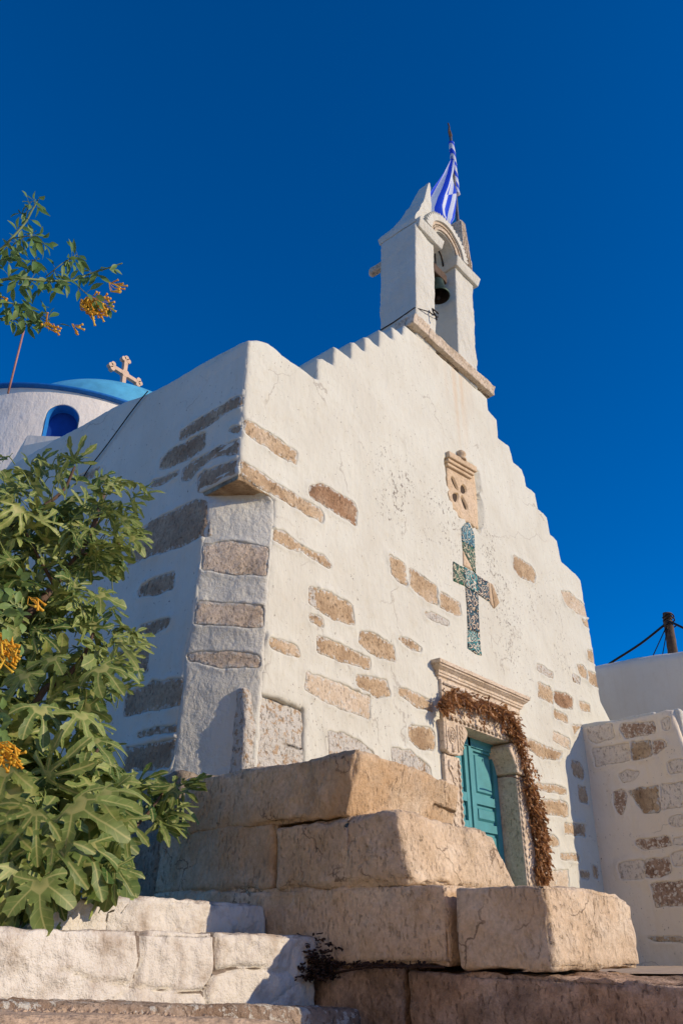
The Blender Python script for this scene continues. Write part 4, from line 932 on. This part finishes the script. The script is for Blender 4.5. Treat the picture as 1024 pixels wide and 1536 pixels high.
tag(obj('lowest_step', *rbox((.5, 2.96, -.7), (3.5, 3.26, -.105), .035, .025, .02, 4, 63, d3, .6), M['step_edge']), 'lowest step edge with a dirty brown tread at the bottom of the picture', 'step')

# dry weeds in the corner between step and blocks
g_ = np.random.default_rng(12); wb = MB()
root = np.array([3.55, 3.17, -.06])
for i in range(420):
    c = root + np.array([g_.normal(-.02, .05), g_.normal(0, .05), abs(g_.normal(0, .075)) - .03])
    if i % 4 == 0: c = np.array([3.575, 3.18 - g_.uniform(0, .7), -.028 + abs(g_.normal(0, .006))])
    pts_ = [c]; d_ = g_.normal(0, 1, 3)
    for k in range(4): d_ = d_ + g_.normal(0, .9, 3); d_ /= np.linalg.norm(d_); pts_.append(pts_[-1] + d_ * np.array([1, 1, .5]) * g_.uniform(.006, .016))
    wb.add(*tube(pts_, g_.uniform(.002, .006), 4, False))
wb.add(*tube([root + (0, .05, -.02), root + (.02, -.3, .03), root + (.02, -.75, .03)], .006, 5))
tag(wb.build('dry_weed', M['dry']), 'tangle of dark dry weeds in the corner between white step and brown blocks', 'weeds')

# ================================================================== RIGHT-HAND WALL, HOUSE, POLE
XR = 10.125
gw = thing('garden_wall', (10.3, 3.9, -.1), 'low whitewashed wall with bare stones, joining the chapel front on the right', 'wall')
rwp = Panel((XR, 0, 0), (0, -1, 0), (0, 0, 1), .03, .9, 6)
rw = lambda pts: crop(820, 900, 2.743, pts)
R_ST = [('ghost', [(163, 520), (270, 512), (277, 570), (200, 592), (168, 572)]), ('rwall_brown', [(303, 514), (440, 498), (448, 550), (330, 573), (302, 546)]), ('ghost', [(183, 610), (338, 588), (342, 662), (200, 688)]),
        ('tan', [(347, 588), (430, 578), (437, 646), (350, 662)]), ('rwall_brown', [(437, 583), (482, 578), (499, 605), (440, 638)]), ('ghost', [(288, 720), (330, 698), (384, 705), (372, 737), (310, 752)]),
        ('ghost', [(498, 670), (545, 656), (575, 660), (575, 712), (508, 718)]), ('rwall_brown', [(273, 790), (308, 778), (330, 800), (318, 880), (300, 888), (272, 840)]), ('tan', [(335, 788), (400, 770), (462, 764), (468, 872), (400, 884), (375, 840)]), ('ghost', [(470, 762), (620, 740), (620, 845), (472, 864)]),
        ('ghost', [(503, 895), (560, 883), (640, 880), (640, 930), (508, 928)]), ('rwall_brown', [(368, 990), (500, 973), (519, 1010), (400, 1033), (368, 1016)]), ('ghost', [(522, 980), (640, 965), (640, 1005), (522, 1010)]),
        ('ghost', [(293, 1092), (338, 1074), (400, 1072), (405, 1145), (308, 1153)]), ('rwall_brown', [(404, 1070), (502, 1063), (512, 1120), (482, 1142), (408, 1146)]), ('rwall_brown', [(428, 1170), (560, 1157), (660, 1150), (660, 1255), (450, 1262)]),
        ('tan', [(408, 1388), (660, 1384), (660, 1412), (450, 1410)]), ('ghost', [(473, 492), (508, 484), (512, 530), (478, 536)]), ('ghost', [(515, 1040), (640, 1020), (640, 1090), (520, 1100)])]
RST = [(k, blob(rwp, rw(p), 400 + i, .014)) for i, (k, p) in enumerate(R_ST)]
ro = [(-4.75, -.3), (-4.75, 2.72), (-4.46, 2.70), (-4.0, 2.68), (-3.6, 2.69), (-3.36, 2.72), (-3.27, 2.70), (-3.22, 2.2), (-3.12, 1.2), (-2.95, .2), (-2.85, -.3)]
RST = [(k, np.column_stack([np.minimum(p[:, 0], np.interp(p[:, 1], [-.3, .2, 1.2, 2.2, 2.7], [-2.85, -2.95, -3.12, -3.22, -3.27]) - .06), p[:, 1]])) for k, p in RST]
wl = rwp.wall('wall_face', ro, M['white_warm'], gw, [p for k, p in RST], (), .045, .05, .55)
for k, p in RST: rwp.stone('stone', p, M[k], wl, lift=.004)
obj('wall_end', *rbox((XR + .03, 3.20, -.3), (XR + 1.5, 3.8, 2.72), .06, .05, .04, 2.5, 7, lambda P: P + np.column_stack([0 * P[:, 0], -.14 * np.clip((2.7 - P[:, 2]) / 2.7, 0, 1) * (P[:, 1] < 3.5), 0 * P[:, 0]]), .4), M['white_rough'], gw)
obj('wall_coping', *rbox((XR + .02, 3.5, 2.4), (XR + 1.4, 4.7, 2.72), .05, .06, .03, 2.5, 8, lambda P: P + np.column_stack([0 * P[:, 0], 0 * P[:, 0], 0 * P[:, 0]])), M['white_rough'], gw)

hs_ = thing('house', (16.0, 6.0, -.1), 'plain whitewashed house wall in shade behind the low wall on the right', 'house')
hp = Panel((13.0, 0, 0), (0, -1, 0), (0, 0, 1), .05, .5, 8)
hp.wall('wall', [(-9.0, -.3), (-9.0, 4.30), (-7.0, 4.42), (-5.3, 4.47), (-4.6, 4.46), (-3.9, 4.40), (-2.5, 4.30), (-1.2, 4.2), (-1.2, -.3)], M['smooth_white'], hs_, (), (), .12, .18, .6)
obj('roof', *rbox((13.3, 1.4, 4.0), (19.0, 8.9, 4.22), .05, .3, .03), M['smooth_white'], hs_)
obj('front_wall', *rbox((13.3, 1.2, -.3), (19.0, 1.6, 4.1), .06, .3, .03), M['smooth_white'], hs_)
obj('rear_wall', *rbox((13.3, 8.6, -.3), (19.0, 9.0, 4.1), .06, .3, .03), M['smooth_white'], hs_)
up = thing('wooden_post', tuple(at(1006, 984, 0, 13.4)), 'short weathered wooden post with cables standing on the roof of the house', 'post')
q0, q1 = at(1007, 990, 0, 13.4), at(1000.5, 920, 0, 13.4)
obj('post', *tube(np.linspace(q0 - (0, 0, .25), q1, 14) + .008 * RNG.normal(0, 1, (14, 3)), np.linspace(.088, .078, 14), 10), M['wood'], up)
ins = MB(); t_ = np.linspace(0, 2 * math.pi, 20)
for zz in (.06, .12, .22): ins.add(*tube(np.column_stack([q1[0] + .092 * np.cos(t_), q1[1] + .092 * np.sin(t_), q1[2] - zz + .02 * np.sin(2 * t_)]), .012, 5))
ins.build('binding_wire', M['iron'], up)
tag(obj('power_cable', *tube(smooth_path([at(998, 936, 0, 13.35), at(960, 966, 0, 13.4), at(918, 993, 0, 13.4), at(890, 1012, 0, 13.4)], 6), .020, 6), M['iron']), 'thick dark cable sloping down left from the wooden post to the chapel', 'cable')
tag(obj('power_cable', *tube(smooth_path([at(1001, 932, 0, 13.3), at(1012, 936, 0, 13.2), at(1040, 950, 0, 12.9)], 6), .020, 6), M['iron']), 'short dark cable running right from the wooden post out of view', 'cable')
tag(obj('guy_wire', *tube([at(1000, 938, 0, 13.3), at(978, 986, 0, 13.4)], .009, 5), M['iron']), 'thin guy wire slanting from the wooden post to the roof edge, outer one', 'wire')
tag(obj('guy_wire', *tube([at(1001, 940, 0, 13.3), at(993, 984, 0, 13.4)], .008, 5), M['iron']), 'thin guy wire close beside the foot of the wooden post', 'wire')

# ================================================================== DOMED CHURCH BEHIND
th0 = math.atan2(*ray(95, 607)[1::-1]) - .03
DC = np.array([math.cos(th0), math.sin(th0)]) * 17.0; DR, DZ = 3.5, 9.6
dom = thing('domed_church', (DC[0], DC[1], 0), 'white church drum with light blue dome and blue arched window, behind the chapel', 'church')
tw = math.atan2(-DC[1], -DC[0])     # direction from the drum towards the viewer
wdir = at(93, 630, 1, 13.0)[:2]; wa = None
best = min(np.linspace(tw - 1.2, tw + 1.2, 400), key=lambda a_: abs((DC[0] + (DR - .11) * math.cos(a_)) / (DC[1] + (DR - .11) * math.sin(a_)) - wdir[0] / wdir[1])); wa = best
rW = DR - .11; pw = np.array([DC[0] + rW * math.cos(wa), DC[1] + rW * math.sin(wa)])
zt = at(97, 607, 1, pw[1])[2]; zb = at(92, 664, 1, pw[1])[2] - .3; ww = .30
na, nz = 220, 60; V = []; F_ = []
zs_ = np.linspace(3.5, DZ, nz + 1); hw = lambda z: ww if z < zt - ww else math.sqrt(max(0, ww * ww - (z - zt + ww) ** 2)) if z < zt else 0
# drum wall with the window opening cut out on a fine grid in front of it
angs = np.linspace(0, 2 * math.pi, na + 1)[:-1] + wa
def drum_pt(a_, z, dr=0.): return (DC[0] + (rW + dr) * math.cos(a_), DC[1] + (rW + dr) * math.sin(a_), z)
dp = Panel((0, 0, 0), (1, 0, 0), (0, 0, 1), .02, .8, 10, lambda s, Q, h: np.column_stack([DC[0] + (rW + h) * np.cos(wa + Q[:, 0] / rW), DC[1] + (rW + h) * np.sin(wa + Q[:, 0] / rW), Q[:, 1]]))
arch_poly = np.array([(-ww, zb - .6), (ww, zb - .6)] + [(ww * math.cos(t), zt - ww + ww * math.sin(t)) for t in np.linspace(0, math.pi, 24)])
dp.wall('drum', [(-8, 3.5), (8, 3.5), (8, DZ + .13), (-8, DZ + .13)], M['white_drum'], dom, (), [(dens(arch_poly, .05), .30)], .12, .0, 0)
rv = MB(); ap = offset(dens(arch_poly, .04), -.012)
Vo = dp.to3(ap, np.full(len(ap), .012)); Vi = dp.to3(ap, np.full(len(ap), -.28)); n_ = len(ap)
rv.add(np.vstack([Vo, Vi]), [(i, (i + 1) % n_, n_ + (i + 1) % n_, n_ + i) for i in range(n_)]); wf = rv.build('window_reveal', M['archblue'], dom)
Q = grid(ap, .08); Q = Q[pdist(Q, ap) > .03]; Vt, Ft = tri(Q, ap); obj('window_pane', dp.to3(Vt, np.full(len(Vt), -.26)), Ft, M['recess'], wf)
obj('cornice', *lathe((DC[0], DC[1], DZ), [(rW - .02, .10), (DR - .04, .112), (DR - .005, .125), (DR, .165), (DR - .04, .185), (.01, .22)], 120), M['deepblue'], dom)
ad = math.atan2(*ray(180, 580)[1::-1]); ED = np.array([math.cos(ad), math.sin(ad)]) * 16.5
obj('dome', *lathe((ED[0], ED[1], 10.2), [(2.4, -.5)] + [(2.4 * math.cos(p_), 1.2 * math.sin(p_)) for p_ in np.linspace(0, math.pi / 2, 30)], 120), M['domeblue'], dom)
# cross on the dome and a short pole on its cornice
xp = np.array([ED[0], ED[1] - .2]); xb = at(188, 590, 0, xp[0]); yk = xp[1]
cb_ = at(187.5, 585, 1, yk); ct = at(188.5, 538, 1, yk); cl_ = at(165, 548, 1, yk); cr_ = at(209, 576, 1, yk); cc_ = at(186.5, 561, 1, yk)
mb = MB()
def bar(p, q, w_=.05): 
    d = (q - p) / np.linalg.norm(q - p); s_ = np.cross(d, (0, 1, 0)); V = []
    for y_ in (-.05, .05):
        for a_, sg in ((p, -1), (p, 1), (q, 1), (q, -1)): V.append(a_ + s_ * w_ * sg + np.array([0, y_, 0]))
    return V, [(0, 1, 2, 3), (7, 6, 5, 4), (0, 4, 5, 1), (1, 5, 6, 2), (2, 6, 7, 3), (3, 7, 4, 0)]
def disc(c, r):
    V, F = [], []
    for y_ in (-.055, .055):
        for k in range(14): V.append((c[0] + r * math.cos(k * math.tau / 14), c[1] + y_, c[2] + r * math.sin(k * math.tau / 14)))
    F = [(k, (k + 1) % 14, 14 + (k + 1) % 14, 14 + k) for k in range(14)] + [tuple(range(14)), tuple(range(27, 13, -1))]; return V, F
mb.add(*bar(cb_ - (0, 0, 2.0), ct)); mb.add(*bar(cl_, cr_))
ux = (cr_ - cl_) / np.linalg.norm(cr_ - cl_); uz = np.array([0, 0, 1.])
for c, d_, e_ in ((ct, uz, ux), (cl_, -ux, uz), (cr_, ux, uz)):
    for q in (c, c - d_ * .06 + e_ * .07, c - d_ * .06 - e_ * .07): mb.add(*disc(q, .062))
mb.add(*disc(cc_, .105)); mb.build('cross', M['pinkpole'], dom, smooth=False)
pq = at(14, 582, 1, DC[1] - 2.6); pt_ = at(37, 490, 1, DC[1] - 2.6)
tag(obj('thin_pole', *tube([pq - (0, 0, .12), (pq + pt_) / 2, pt_], .020, 8), M['redpole']), 'thin reddish pole rising from the blue rim of the domed church', 'pole')

# ================================================================== PLANTS
def leaf_template(lobes, sinus, seed, fold=.22, wid=1.0, droop=.3, bend=0.):
    """lobed fig leaf: petiole joint at the origin, tip along +Y, length 1"""
    g_ = np.random.default_rng(seed); pts_ = []; lobes = sorted(lobes, key=lambda t: t[0])
    ax_ = []
    for ang, L, W in lobes:
        a_ = math.radians(ang); cv = g_.uniform(-.22, .22)
        ax_.append(lambda t, a_=a_, L=L, cv=cv: (np.array([math.sin(a_ + cv * t * t), math.cos(a_ + cv * t * t)]) * t * L))
    for i, (ang, L, W) in enumerate(lobes):
        A = ax_[i]
        prof_ = [(.40, .42), (.52, .50), (.62, .80), (.70, .88), (.76, .78), (.84, .92), (.91, .62), (.97, .40)]
        prof_ = [(t * g_.uniform(.97, 1.03), w_ * g_.uniform(.8, 1.2)) for t, w_ in prof_]
        def P_(t, sgn, w_):
            c = A(t); d = A(t + .02) - A(t - .02); d /= np.linalg.norm(d); return c + np.array([d[1], -d[0]]) * sgn * w_ * W * wid
        for t, w_ in prof_: pts_.append(P_(t, -1, w_))
        pts_.append(A(1.0))
        for t, w_ in prof_[::-1]: pts_.append(P_(t, 1, w_ * g_.uniform(.85, 1.15)))
        if i < len(lobes) - 1:
            am = math.radians((ang + lobes[i + 1][0]) / 2); pts_.append(np.array([math.sin(am), math.cos(am)]) * sinus * g_.uniform(.8, 1.2))
    pts_ += [np.array([.06, -.07]), np.array([0, 0.01]), np.array([-.06, -.07])]
    P = np.array(pts_)
    if area(P) < 0: P = P[::-1]
    ctr = []
    for i, (ang, L, W) in enumerate(lobes):
        for t in np.linspace(.1, .92, 7): ctr.append(ax_[i](t))
    C = np.array(ctr); C = C[inside(C, P)]; C = C[pdist(C, P) > .012]
    Vt, F = tri(C, P); Vt = np.array(Vt)
    vd = np.full(len(Vt), 9.); va = np.zeros(len(Vt)); li = np.zeros(len(Vt), int)
    for k, (ang, L, W) in enumerate(lobes):
        for t in np.linspace(0, 1, 30):
            dist = np.hypot(*(Vt - ax_[k](t)).T); m = dist < vd; vd = np.where(m, dist, vd); va = np.where(m, t * L, va); li = np.where(m, k, li)
    vd = np.where(vd < .014, 0, vd)
    r = np.hypot(Vt[:, 0], Vt[:, 1]); ld = g_.uniform(.6, 1.4, len(lobes))
    z = fold * 1.5 * vd - droop * r ** 2 * ld[li] + .04 * np.sin(9 * Vt[:, 0] + seed) * r + .035 * np.sin(11 * Vt[:, 1] + 2 * seed) * r + bend * Vt[:, 0] * r
    return np.column_stack([Vt, z]), F, vd, va
LT = []
for k_ in range(5):
    g2_ = np.random.default_rng(70 + k_); u_ = lambda a, b: g2_.uniform(a, b)
    LT.append([leaf_template([(0, 1.0, .17), (46 + u_(-5, 5), .9, .155), (-46 + u_(-5, 5), .9, .155), (92, .64, .13), (-94, .62, .13)], .33, 1 + k_ * 10, .25, 1, u_(.2, .55), u_(-.3, .3)),
               leaf_template([(0, 1.0, .115), (38 + u_(-4, 4), .95, .105), (-38 + u_(-4, 4), .95, .105), (80, .72, .095), (-82, .7, .095)], .2, 2 + k_ * 10, .3, 1, u_(.25, .65), u_(-.3, .3)),
               leaf_template([(0, 1.0, .24), (52, .8, .2), (-52, .78, .2), (106, .5, .14), (-106, .5, .14)], .47, 3 + k_ * 10, .2, 1, u_(.15, .4), u_(-.3, .3)),
               leaf_template([(0, 1.0, .13), (34, .86, .11), (-34, .86, .11), (66, .6, .09), (-66, .6, .09)], .28, 4 + k_ * 10, .45, 1, u_(.1, .4), u_(-.3, .3))])
GLF = np.random.default_rng(99)
SUNV = np.array(SUN)
def place_leaf(mb, T, base, d, nrm, L, tone):
    d = d / np.linalg.norm(d); x = np.cross(d, nrm); x /= np.linalg.norm(x) + 1e-9; z = np.cross(x, d)
    V, F, vd, va = LT[GLF.integers(len(LT))][T]; W = base + L * (V[:, :1] * x + V[:, 1:2] * d + V[:, 2:] * z)
    mb.add(W, F, tone=np.full(len(V), tone), vd=vd, va=va)

fig = thing('fig_tree', (1.9, 4.2, .15), 'leafy green fig tree in front of the shaded chapel side wall, on the left', 'fig tree')
br = MB()
def Pd(px, py, d): return ray(px, py) / np.linalg.norm(ray(px, py)[:2]) * d      # d = horizontal metres from the eye
limbs = [([(30, 1400, 4.75), (-10, 1250, 4.85), (-40, 1100, 4.8), (12, 957, 4.7), (45, 920, 4.7), (82, 878, 4.75), (118, 832, 4.8), (140, 790, 4.85), (151, 755, 4.9), (158, 735, 4.95)], .035),
         ([(-40, 1100, 4.8), (-30, 900, 4.8), (6, 808, 4.8), (30, 781, 4.8), (60, 763, 4.8), (95, 735, 4.85), (112, 700, 4.85)], .024),
         ([(30, 1400, 4.75), (10, 1180, 4.7), (60, 1045, 4.6), (95, 1020, 4.6), (125, 985, 4.6), (140, 950, 4.6)], .026),
         ([(40, 1400, 4.75), (70, 1250, 4.6), (110, 1180, 4.55), (150, 1120, 4.55)], .022), ([(45, 1400, 4.75), (120, 1300, 4.75), (190, 1250, 4.9), (215, 1228, 5.0), (235, 1203, 5.05), (250, 1180, 5.1)], .016),
         ([(20, 1400, 4.6), (60, 1300, 4.2), (90, 1230, 4.1)], .02), ([(82, 878, 4.75), (60, 840, 4.7), (40, 800, 4.6)], .014), ([(118, 832, 4.8), (150, 830, 4.75), (180, 815, 4.75)], .012)]
for pth, r in limbs:
    P = smooth_path([Pd(*q) for q in pth], 6); br.add(*tube(P, np.linspace(r, r * .35, len(P)), 7))
br.build('branch', M['bark'], fig)
env = np.array([(-170, 720), (-60, 690), (0, 692), (30, 697), (60, 682), (112, 674), (125, 700), (160, 712), (205, 716), (220, 735), (224, 760), (222, 790), (205, 825), (170, 862), (160, 890), (185, 920), (210, 950), (217, 965), (200, 990), (204, 1028), (166, 1060), (160, 1110), (168, 1145), (188, 1165), (190, 1230), (190, 1310), (182, 1335), (152, 1342), (118, 1318), (95, 1310), (84, 1340), (62, 1384), (30, 1384), (-10, 1370), (-60, 1350), (-170, 1300)], float)
gl = np.random.default_rng(21); fb = MB(); pet = MB(); cnt = 0
holes = [(150, 870, 20), (95, 1320, 18), (128, 1310, 14), (20, 745, 10), (128, 760, 10), (175, 1080, 20), (60, 845, 12)]
tries = 0
while cnt < 800 and tries < 29000:
    tries += 1
    x, y = gl.uniform(-165, 228), gl.uniform(672, 1385)
    if not inside(np.array([[x, y]]), env)[0]: continue
    e = pdist(np.array([[x, y]]), env)[0]
    if any((x - hx) ** 2 + (y - hy) ** 2 < hr * hr for hx, hy, hr in holes): continue
    low = np.clip((y - 1000) / 350, 0, 1); d = gl.uniform(4.45, 5.15) - .75 * low * gl.random()
    if y > 1290: d = gl.uniform(3.95, 4.35)
    Lp = gl.uniform(26, 52) if y < 1130 else gl.uniform(34, 70)
    Lm = Lp * d * 1.12 / FPX
    if e < Lp * .45: Lm *= .75
    # the blade points away from the inside of the crown, hangs a little, and turns its face to the light
    core = np.array([40 + (y > 1100) * 30, min(max(y + 40, 800), 1280)]); o2 = np.array([x - core[0], -(y - core[1])]); o2 = o2 / (np.linalg.norm(o2) + 1e-6)
    dirv = CR * (o2[0] * .9 + gl.normal(0, .55)) + np.array([0, 0, 1]) * (o2[1] * .7 - .25 - .55 * low + gl.normal(0, .5)) - _fh * (.35 + gl.normal(0, .45))
    nrm = SUNV * .55 + np.array([0, 0, .7]) - _fh * .4 + gl.normal(0, .6, 3)
    P0 = Pd(x, y, d); dirv /= np.linalg.norm(dirv)
    kind = gl.choice(4, p=[.36, .28, .22, .14]) if y < 1150 else gl.choice(4, p=[.42, .2, .3, .08])
    place_leaf(fb, int(kind), P0 - dirv * Lm * .4, dirv, nrm, Lm, gl.random() ** 1.2); cnt += 1
    b0 = P0 - dirv * Lm * .4
    if gl.random() < .6:
        V_, F_ = tube(smooth_path([b0, b0 - dirv * Lm * .3 - np.array([0, 0, .02]), b0 - dirv * Lm * .55 - np.array([0, 0, .06]) + _fh * .06], 3), [.0032] * 7, 5, False); fb.add(V_, F_, tone=np.full(len(V_), .8), vd=np.full(len(V_), .004), va=np.zeros(len(V_)))
for (cx_, cy_, d, n_, sp_) in ((250, 1190, 5.1, 9, 24), (228, 1235, 5.05, 5, 20), (205, 1185, 5.05, 4, 14), (272, 1188, 5.1, 4, 12)):
    for i in range(n_):
        an = gl.uniform(0, math.tau); x, y = cx_ + sp_ * gl.normal(0, .55), cy_ + sp_ * gl.normal(0, .55); P0 = Pd(x, y, d + gl.normal(0, .06)); o2 = np.array([x - cx_, cy_ - y]) / sp_
        dirv = CR * (o2[0] + gl.normal(0, .4)) + np.array([0, 0, 1]) * (o2[1] - .2 + gl.normal(0, .4)) - _fh * .3; place_leaf(fb, int(gl.choice([0, 1, 3])), P0, dirv, SUNV * .5 + np.array([0, 0, .6]) - _fh * .5 + gl.normal(0, .35, 3), gl.uniform(30, 46) * d * 1.1 / FPX, np.clip(gl.normal(.45, .25), 0, 1))
# the large leaves at the front, set one by one
for x, y, ax_, ay_, Lp, k, d in ((22, 1300, 4, 60, 62, 1, 3.85), (60, 1322, 14, 60, 60, 2, 3.8), (20, 1240, -40, 40, 66, 1, 3.9), (80, 1262, 8, 70, 70, 1, 3.85), (130, 1268, 34, 44, 66, 0, 3.95), (110, 1205, 50, 24, 74, 0, 3.9), (168, 1298, 8, 50, 46, 2, 4.1), (188, 1228, 12, 50, 44, 1, 4.1),
                             (30, 1195, -60, 18, 76, 0, 3.85), (55, 1215, -30, 60, 64, 1, 3.8), (150, 1190, 50, 10, 62, 0, 4.1), (70, 1165, 30, -30, 60, 1, 4.0), (15, 1150, -40, 30, 66, 0, 3.9), (112, 692, 10, -22, 40, 1, 4.7), (60, 1060, 30, 50, 58, 0, 4.3), (120, 1070, 30, 40, 56, 0, 4.3), (138, 1110, 30, 20, 50, 0, 4.3), (150, 1000, 40, 30, 54, 0, 4.4), (178, 968, 40, 0, 50, 1, 4.5), (198, 748, 26, -12, 44, 1, 4.8), (190, 800, 30, 24, 44, 0, 4.8), (80, 985, -10, 30, 44, 2, 4.4), (40, 1010, -20, 40, 46, 2, 4.35)):
    dirv = CR * ax_ + np.array([0, 0, -1.]) * ay_ - _fh * 18
    place_leaf(fb, k, Pd(x, y, d), dirv, -_fh * .8 + SUNV * .35 + np.array([0, 0, .45]) + gl.normal(0, .18, 3), Lp * d * 1.12 / FPX, gl.uniform(.3, .8))
fb.build('foliage', M['fig'], fig)

# tree tobacco: lance leaves and hanging yellow tube flowers
tob = thing('tree_tobacco', (1.2, 4.0, .14), 'tree tobacco shrub with small smooth leaves and yellow tube flowers, on the left edge', 'shrub')
sm = MB(); fl = MB(); lf = MB(); g_ = np.random.default_rng(33)
DT = 4.0
z0_ = lambda pts, s=3.492: [(x / s, 280 + y / s) for x, y in pts]
paths = [(z0_([(-250, 520), (0, 330), (60, 270), (130, 190), (170, 120), (200, 65)]), .010), (z0_([(-250, 560), (0, 490), (110, 480), (240, 490), (380, 490), (470, 455), (550, 430), (640, 400)]), .010), (z0_([(240, 470), (320, 405), (370, 375), (405, 352)]), .004),
         (z0_([(60, 270), (150, 258), (200, 270), (240, 310)]), .004), (z0_([(380, 490), (430, 540), (480, 580), (560, 620)]), .004), (z0_([(0, 600), (60, 610), (150, 640), (220, 690), (290, 735)]), .005), (z0_([(-100, 700), (40, 690), (120, 710), (150, 730)]), .006), (z0_([(130, 190), (140, 130), (165, 75)]), .003), (z0_([(110, 480), (150, 390), (190, 385)]), .003), (z0_([(-200, 400), (0, 385), (60, 370), (100, 300)]), .004)]
lance = None
def lance_leaf(mb, b0, d, nrm, L, W, tone):
    d = d / np.linalg.norm(d); x = np.cross(d, nrm); x /= np.linalg.norm(x) + 1e-9; z = np.cross(x, d); V = []; F = []
    for i, (t, w_) in enumerate(((0, .05), (.18, .62), (.4, 1.), (.62, .86), (.82, .45), (1., .02))):
        for sx in (-1, 0, 1): V.append(b0 + d * t * L + x * sx * w_ * W + z * (abs(sx) * w_ * W * .35 - .18 * L * t * t))
    for i in range(5):
        for k in (0, 1): F.append((i * 3 + k, i * 3 + k + 1, (i + 1) * 3 + k + 1, (i + 1) * 3 + k))
    mb.add(V, F, tone=np.full(len(V), tone))
for pts_, r in paths:
    P = smooth_path([Pd(x, y, DT + .12 * math.sin(i + r * 900)) for i, (x, y) in enumerate(pts_)], 7); sm.add(*tube(P, np.linspace(r, r * .4, len(P)), 6))
    n_ = int(len(P) * (.6 if r == .010 and pts_[0][1] < 431 else 1.0))
    for i in range(n_):
        c = P[g_.integers(3, len(P))]; d = CR * g_.normal(.25, .7) + np.array([0, 0, 1]) * g_.normal(-.25, .7) + _fh * g_.normal(-.1, .6); d /= np.linalg.norm(d)
        pe = c + d * g_.uniform(.01, .05); sm.add(*tube([c, (c + pe) / 2 + (0, 0, .004), pe], .0015, 4, False)); lance_leaf(lf, pe, d + np.array([0, 0, -.35]), SUNV * .5 - _fh * .5 + g_.normal(0, .5, 3), g_.uniform(.055, .10), g_.uniform(.012, .02), g_.random() * .8)
for i in range(75):     # denser inner leaves near the left edge
    x, y = g_.uniform(-30, 90), g_.uniform(385, 485)
    if g_.random() < (x - 20) / 90: continue
    lance_leaf(lf, Pd(x, y, DT + g_.normal(0, .15)), CR * g_.normal(.2, .6) + np.array([0, 0, 1]) * g_.normal(-.6, .5) + _fh * g_.normal(0, .5), SUNV * .4 - _fh * .5 + g_.normal(0, .6, 3), g_.uniform(.05, .10), g_.uniform(.013, .022), g_.random() * .7)
for i in range(60):     # bright leaves lower down, inside the fig
    x, y = (g_.uniform(-30, 38), g_.uniform(855, 975)) if i < 40 else (g_.uniform(-30, 14), g_.uniform(1060, 1110))
    lance_leaf(lf, Pd(x, y, 3.9 + g_.normal(0, .1)), CR * g_.normal(.5, .5) + np.array([0, 0, 1]) * g_.normal(-.2, .6) - _fh * .3, SUNV * .6 - _fh * .5 + g_.normal(0, .35, 3), g_.uniform(.05, .085), g_.uniform(.014, .022), .6 + .4 * g_.random())
trunk = smooth_path([(1.0, 4.1, .1), (.95, 4.0, 1.0), (1.1, 3.9, 2.0), (1.0, 3.75, 2.9), Pd(-72, 435, 4.0), Pd(-40, 420, 4.0)], 6); sm.add(*tube(trunk, np.linspace(.03, .011, len(trunk)), 7)); 
for (x, y) in ((10, 920), (0, 1100)): P = smooth_path([(1.1, 3.9, 2.0 if y < 1000 else 1.0), Pd(-40, y + 10, 3.95), Pd(x, y, 3.9)], 5); sm.add(*tube(P, np.linspace(.008, .003, len(P)), 5))
for i in range(150):
    c = trunk[g_.integers(8, len(trunk))]; d = g_.normal(0, 1, 3) * np.array([1, 1, .6]); d /= np.linalg.norm(d); pe = c + d * g_.uniform(.03, .14); sm.add(*tube([c, (c + pe) / 2 + (0, 0, .01), pe], .002, 4, False)); lance_leaf(lf, pe, d + np.array([0, 0, -.4]), SUNV * .5 + g_.normal(0, .5, 3), g_.uniform(.06, .11), g_.uniform(.015, .024), g_.random())
sm.build('stem', M['greenstem'], tob); lf.build('foliage', M['tob'], tob)
def flowers(cx_, cy_, rx, ry, n_, d0, ang=0, tilt=(.6, -.5)):
    mb = MB(); hub = Pd(cx_ - rx * .5, cy_ - ry * .9, d0)
    for i in range(n_):
        a_ = g_.uniform(0, math.tau); rr = math.sqrt(g_.random()); x, y = cx_ + rx * rr * math.cos(a_), cy_ + ry * rr * math.sin(a_)
        b0 = Pd(x, y, d0 + g_.normal(0, .04)); d = CR * (tilt[0] + g_.normal(0, .35)) + np.array([0, 0, 1]) * (tilt[1] + g_.normal(0, .3)) - _fh * g_.normal(.1, .4); d /= np.linalg.norm(d); L = g_.uniform(.045, .07)
        V, F = tube([b0, b0 + d * L * .3, b0 + d * L * .85, b0 + d * L], [.0028, .004, .0052, .008], 6); mb.add(V, F, tone=np.full(len(V), g_.random())); V, F = tube([hub, (hub + b0) / 2 - (0, 0, .006), b0], [.0016] * 3, 4, False); mb.add(V, F, tone=np.full(len(V), .5))
    return mb.build('flower_cluster', M['flower'], tob)
flowers(142, 458, 24, 15, 80, DT); flowers(168, 430, 9, 8, 10, DT, tilt=(.9, -.05)); flowers(74, 489, 13, 7, 10, DT); flowers(112, 490, 8, 6, 6, DT)
flowers(8, 972, 22, 26, 46, 3.85, tilt=(.5, -.7)); flowers(48, 902, 10, 8, 6, 3.85); flowers(2, 1130, 26, 20, 40, 3.8, tilt=(.5, -.4)); flowers(-2, 445, 5, 5, 3, DT)
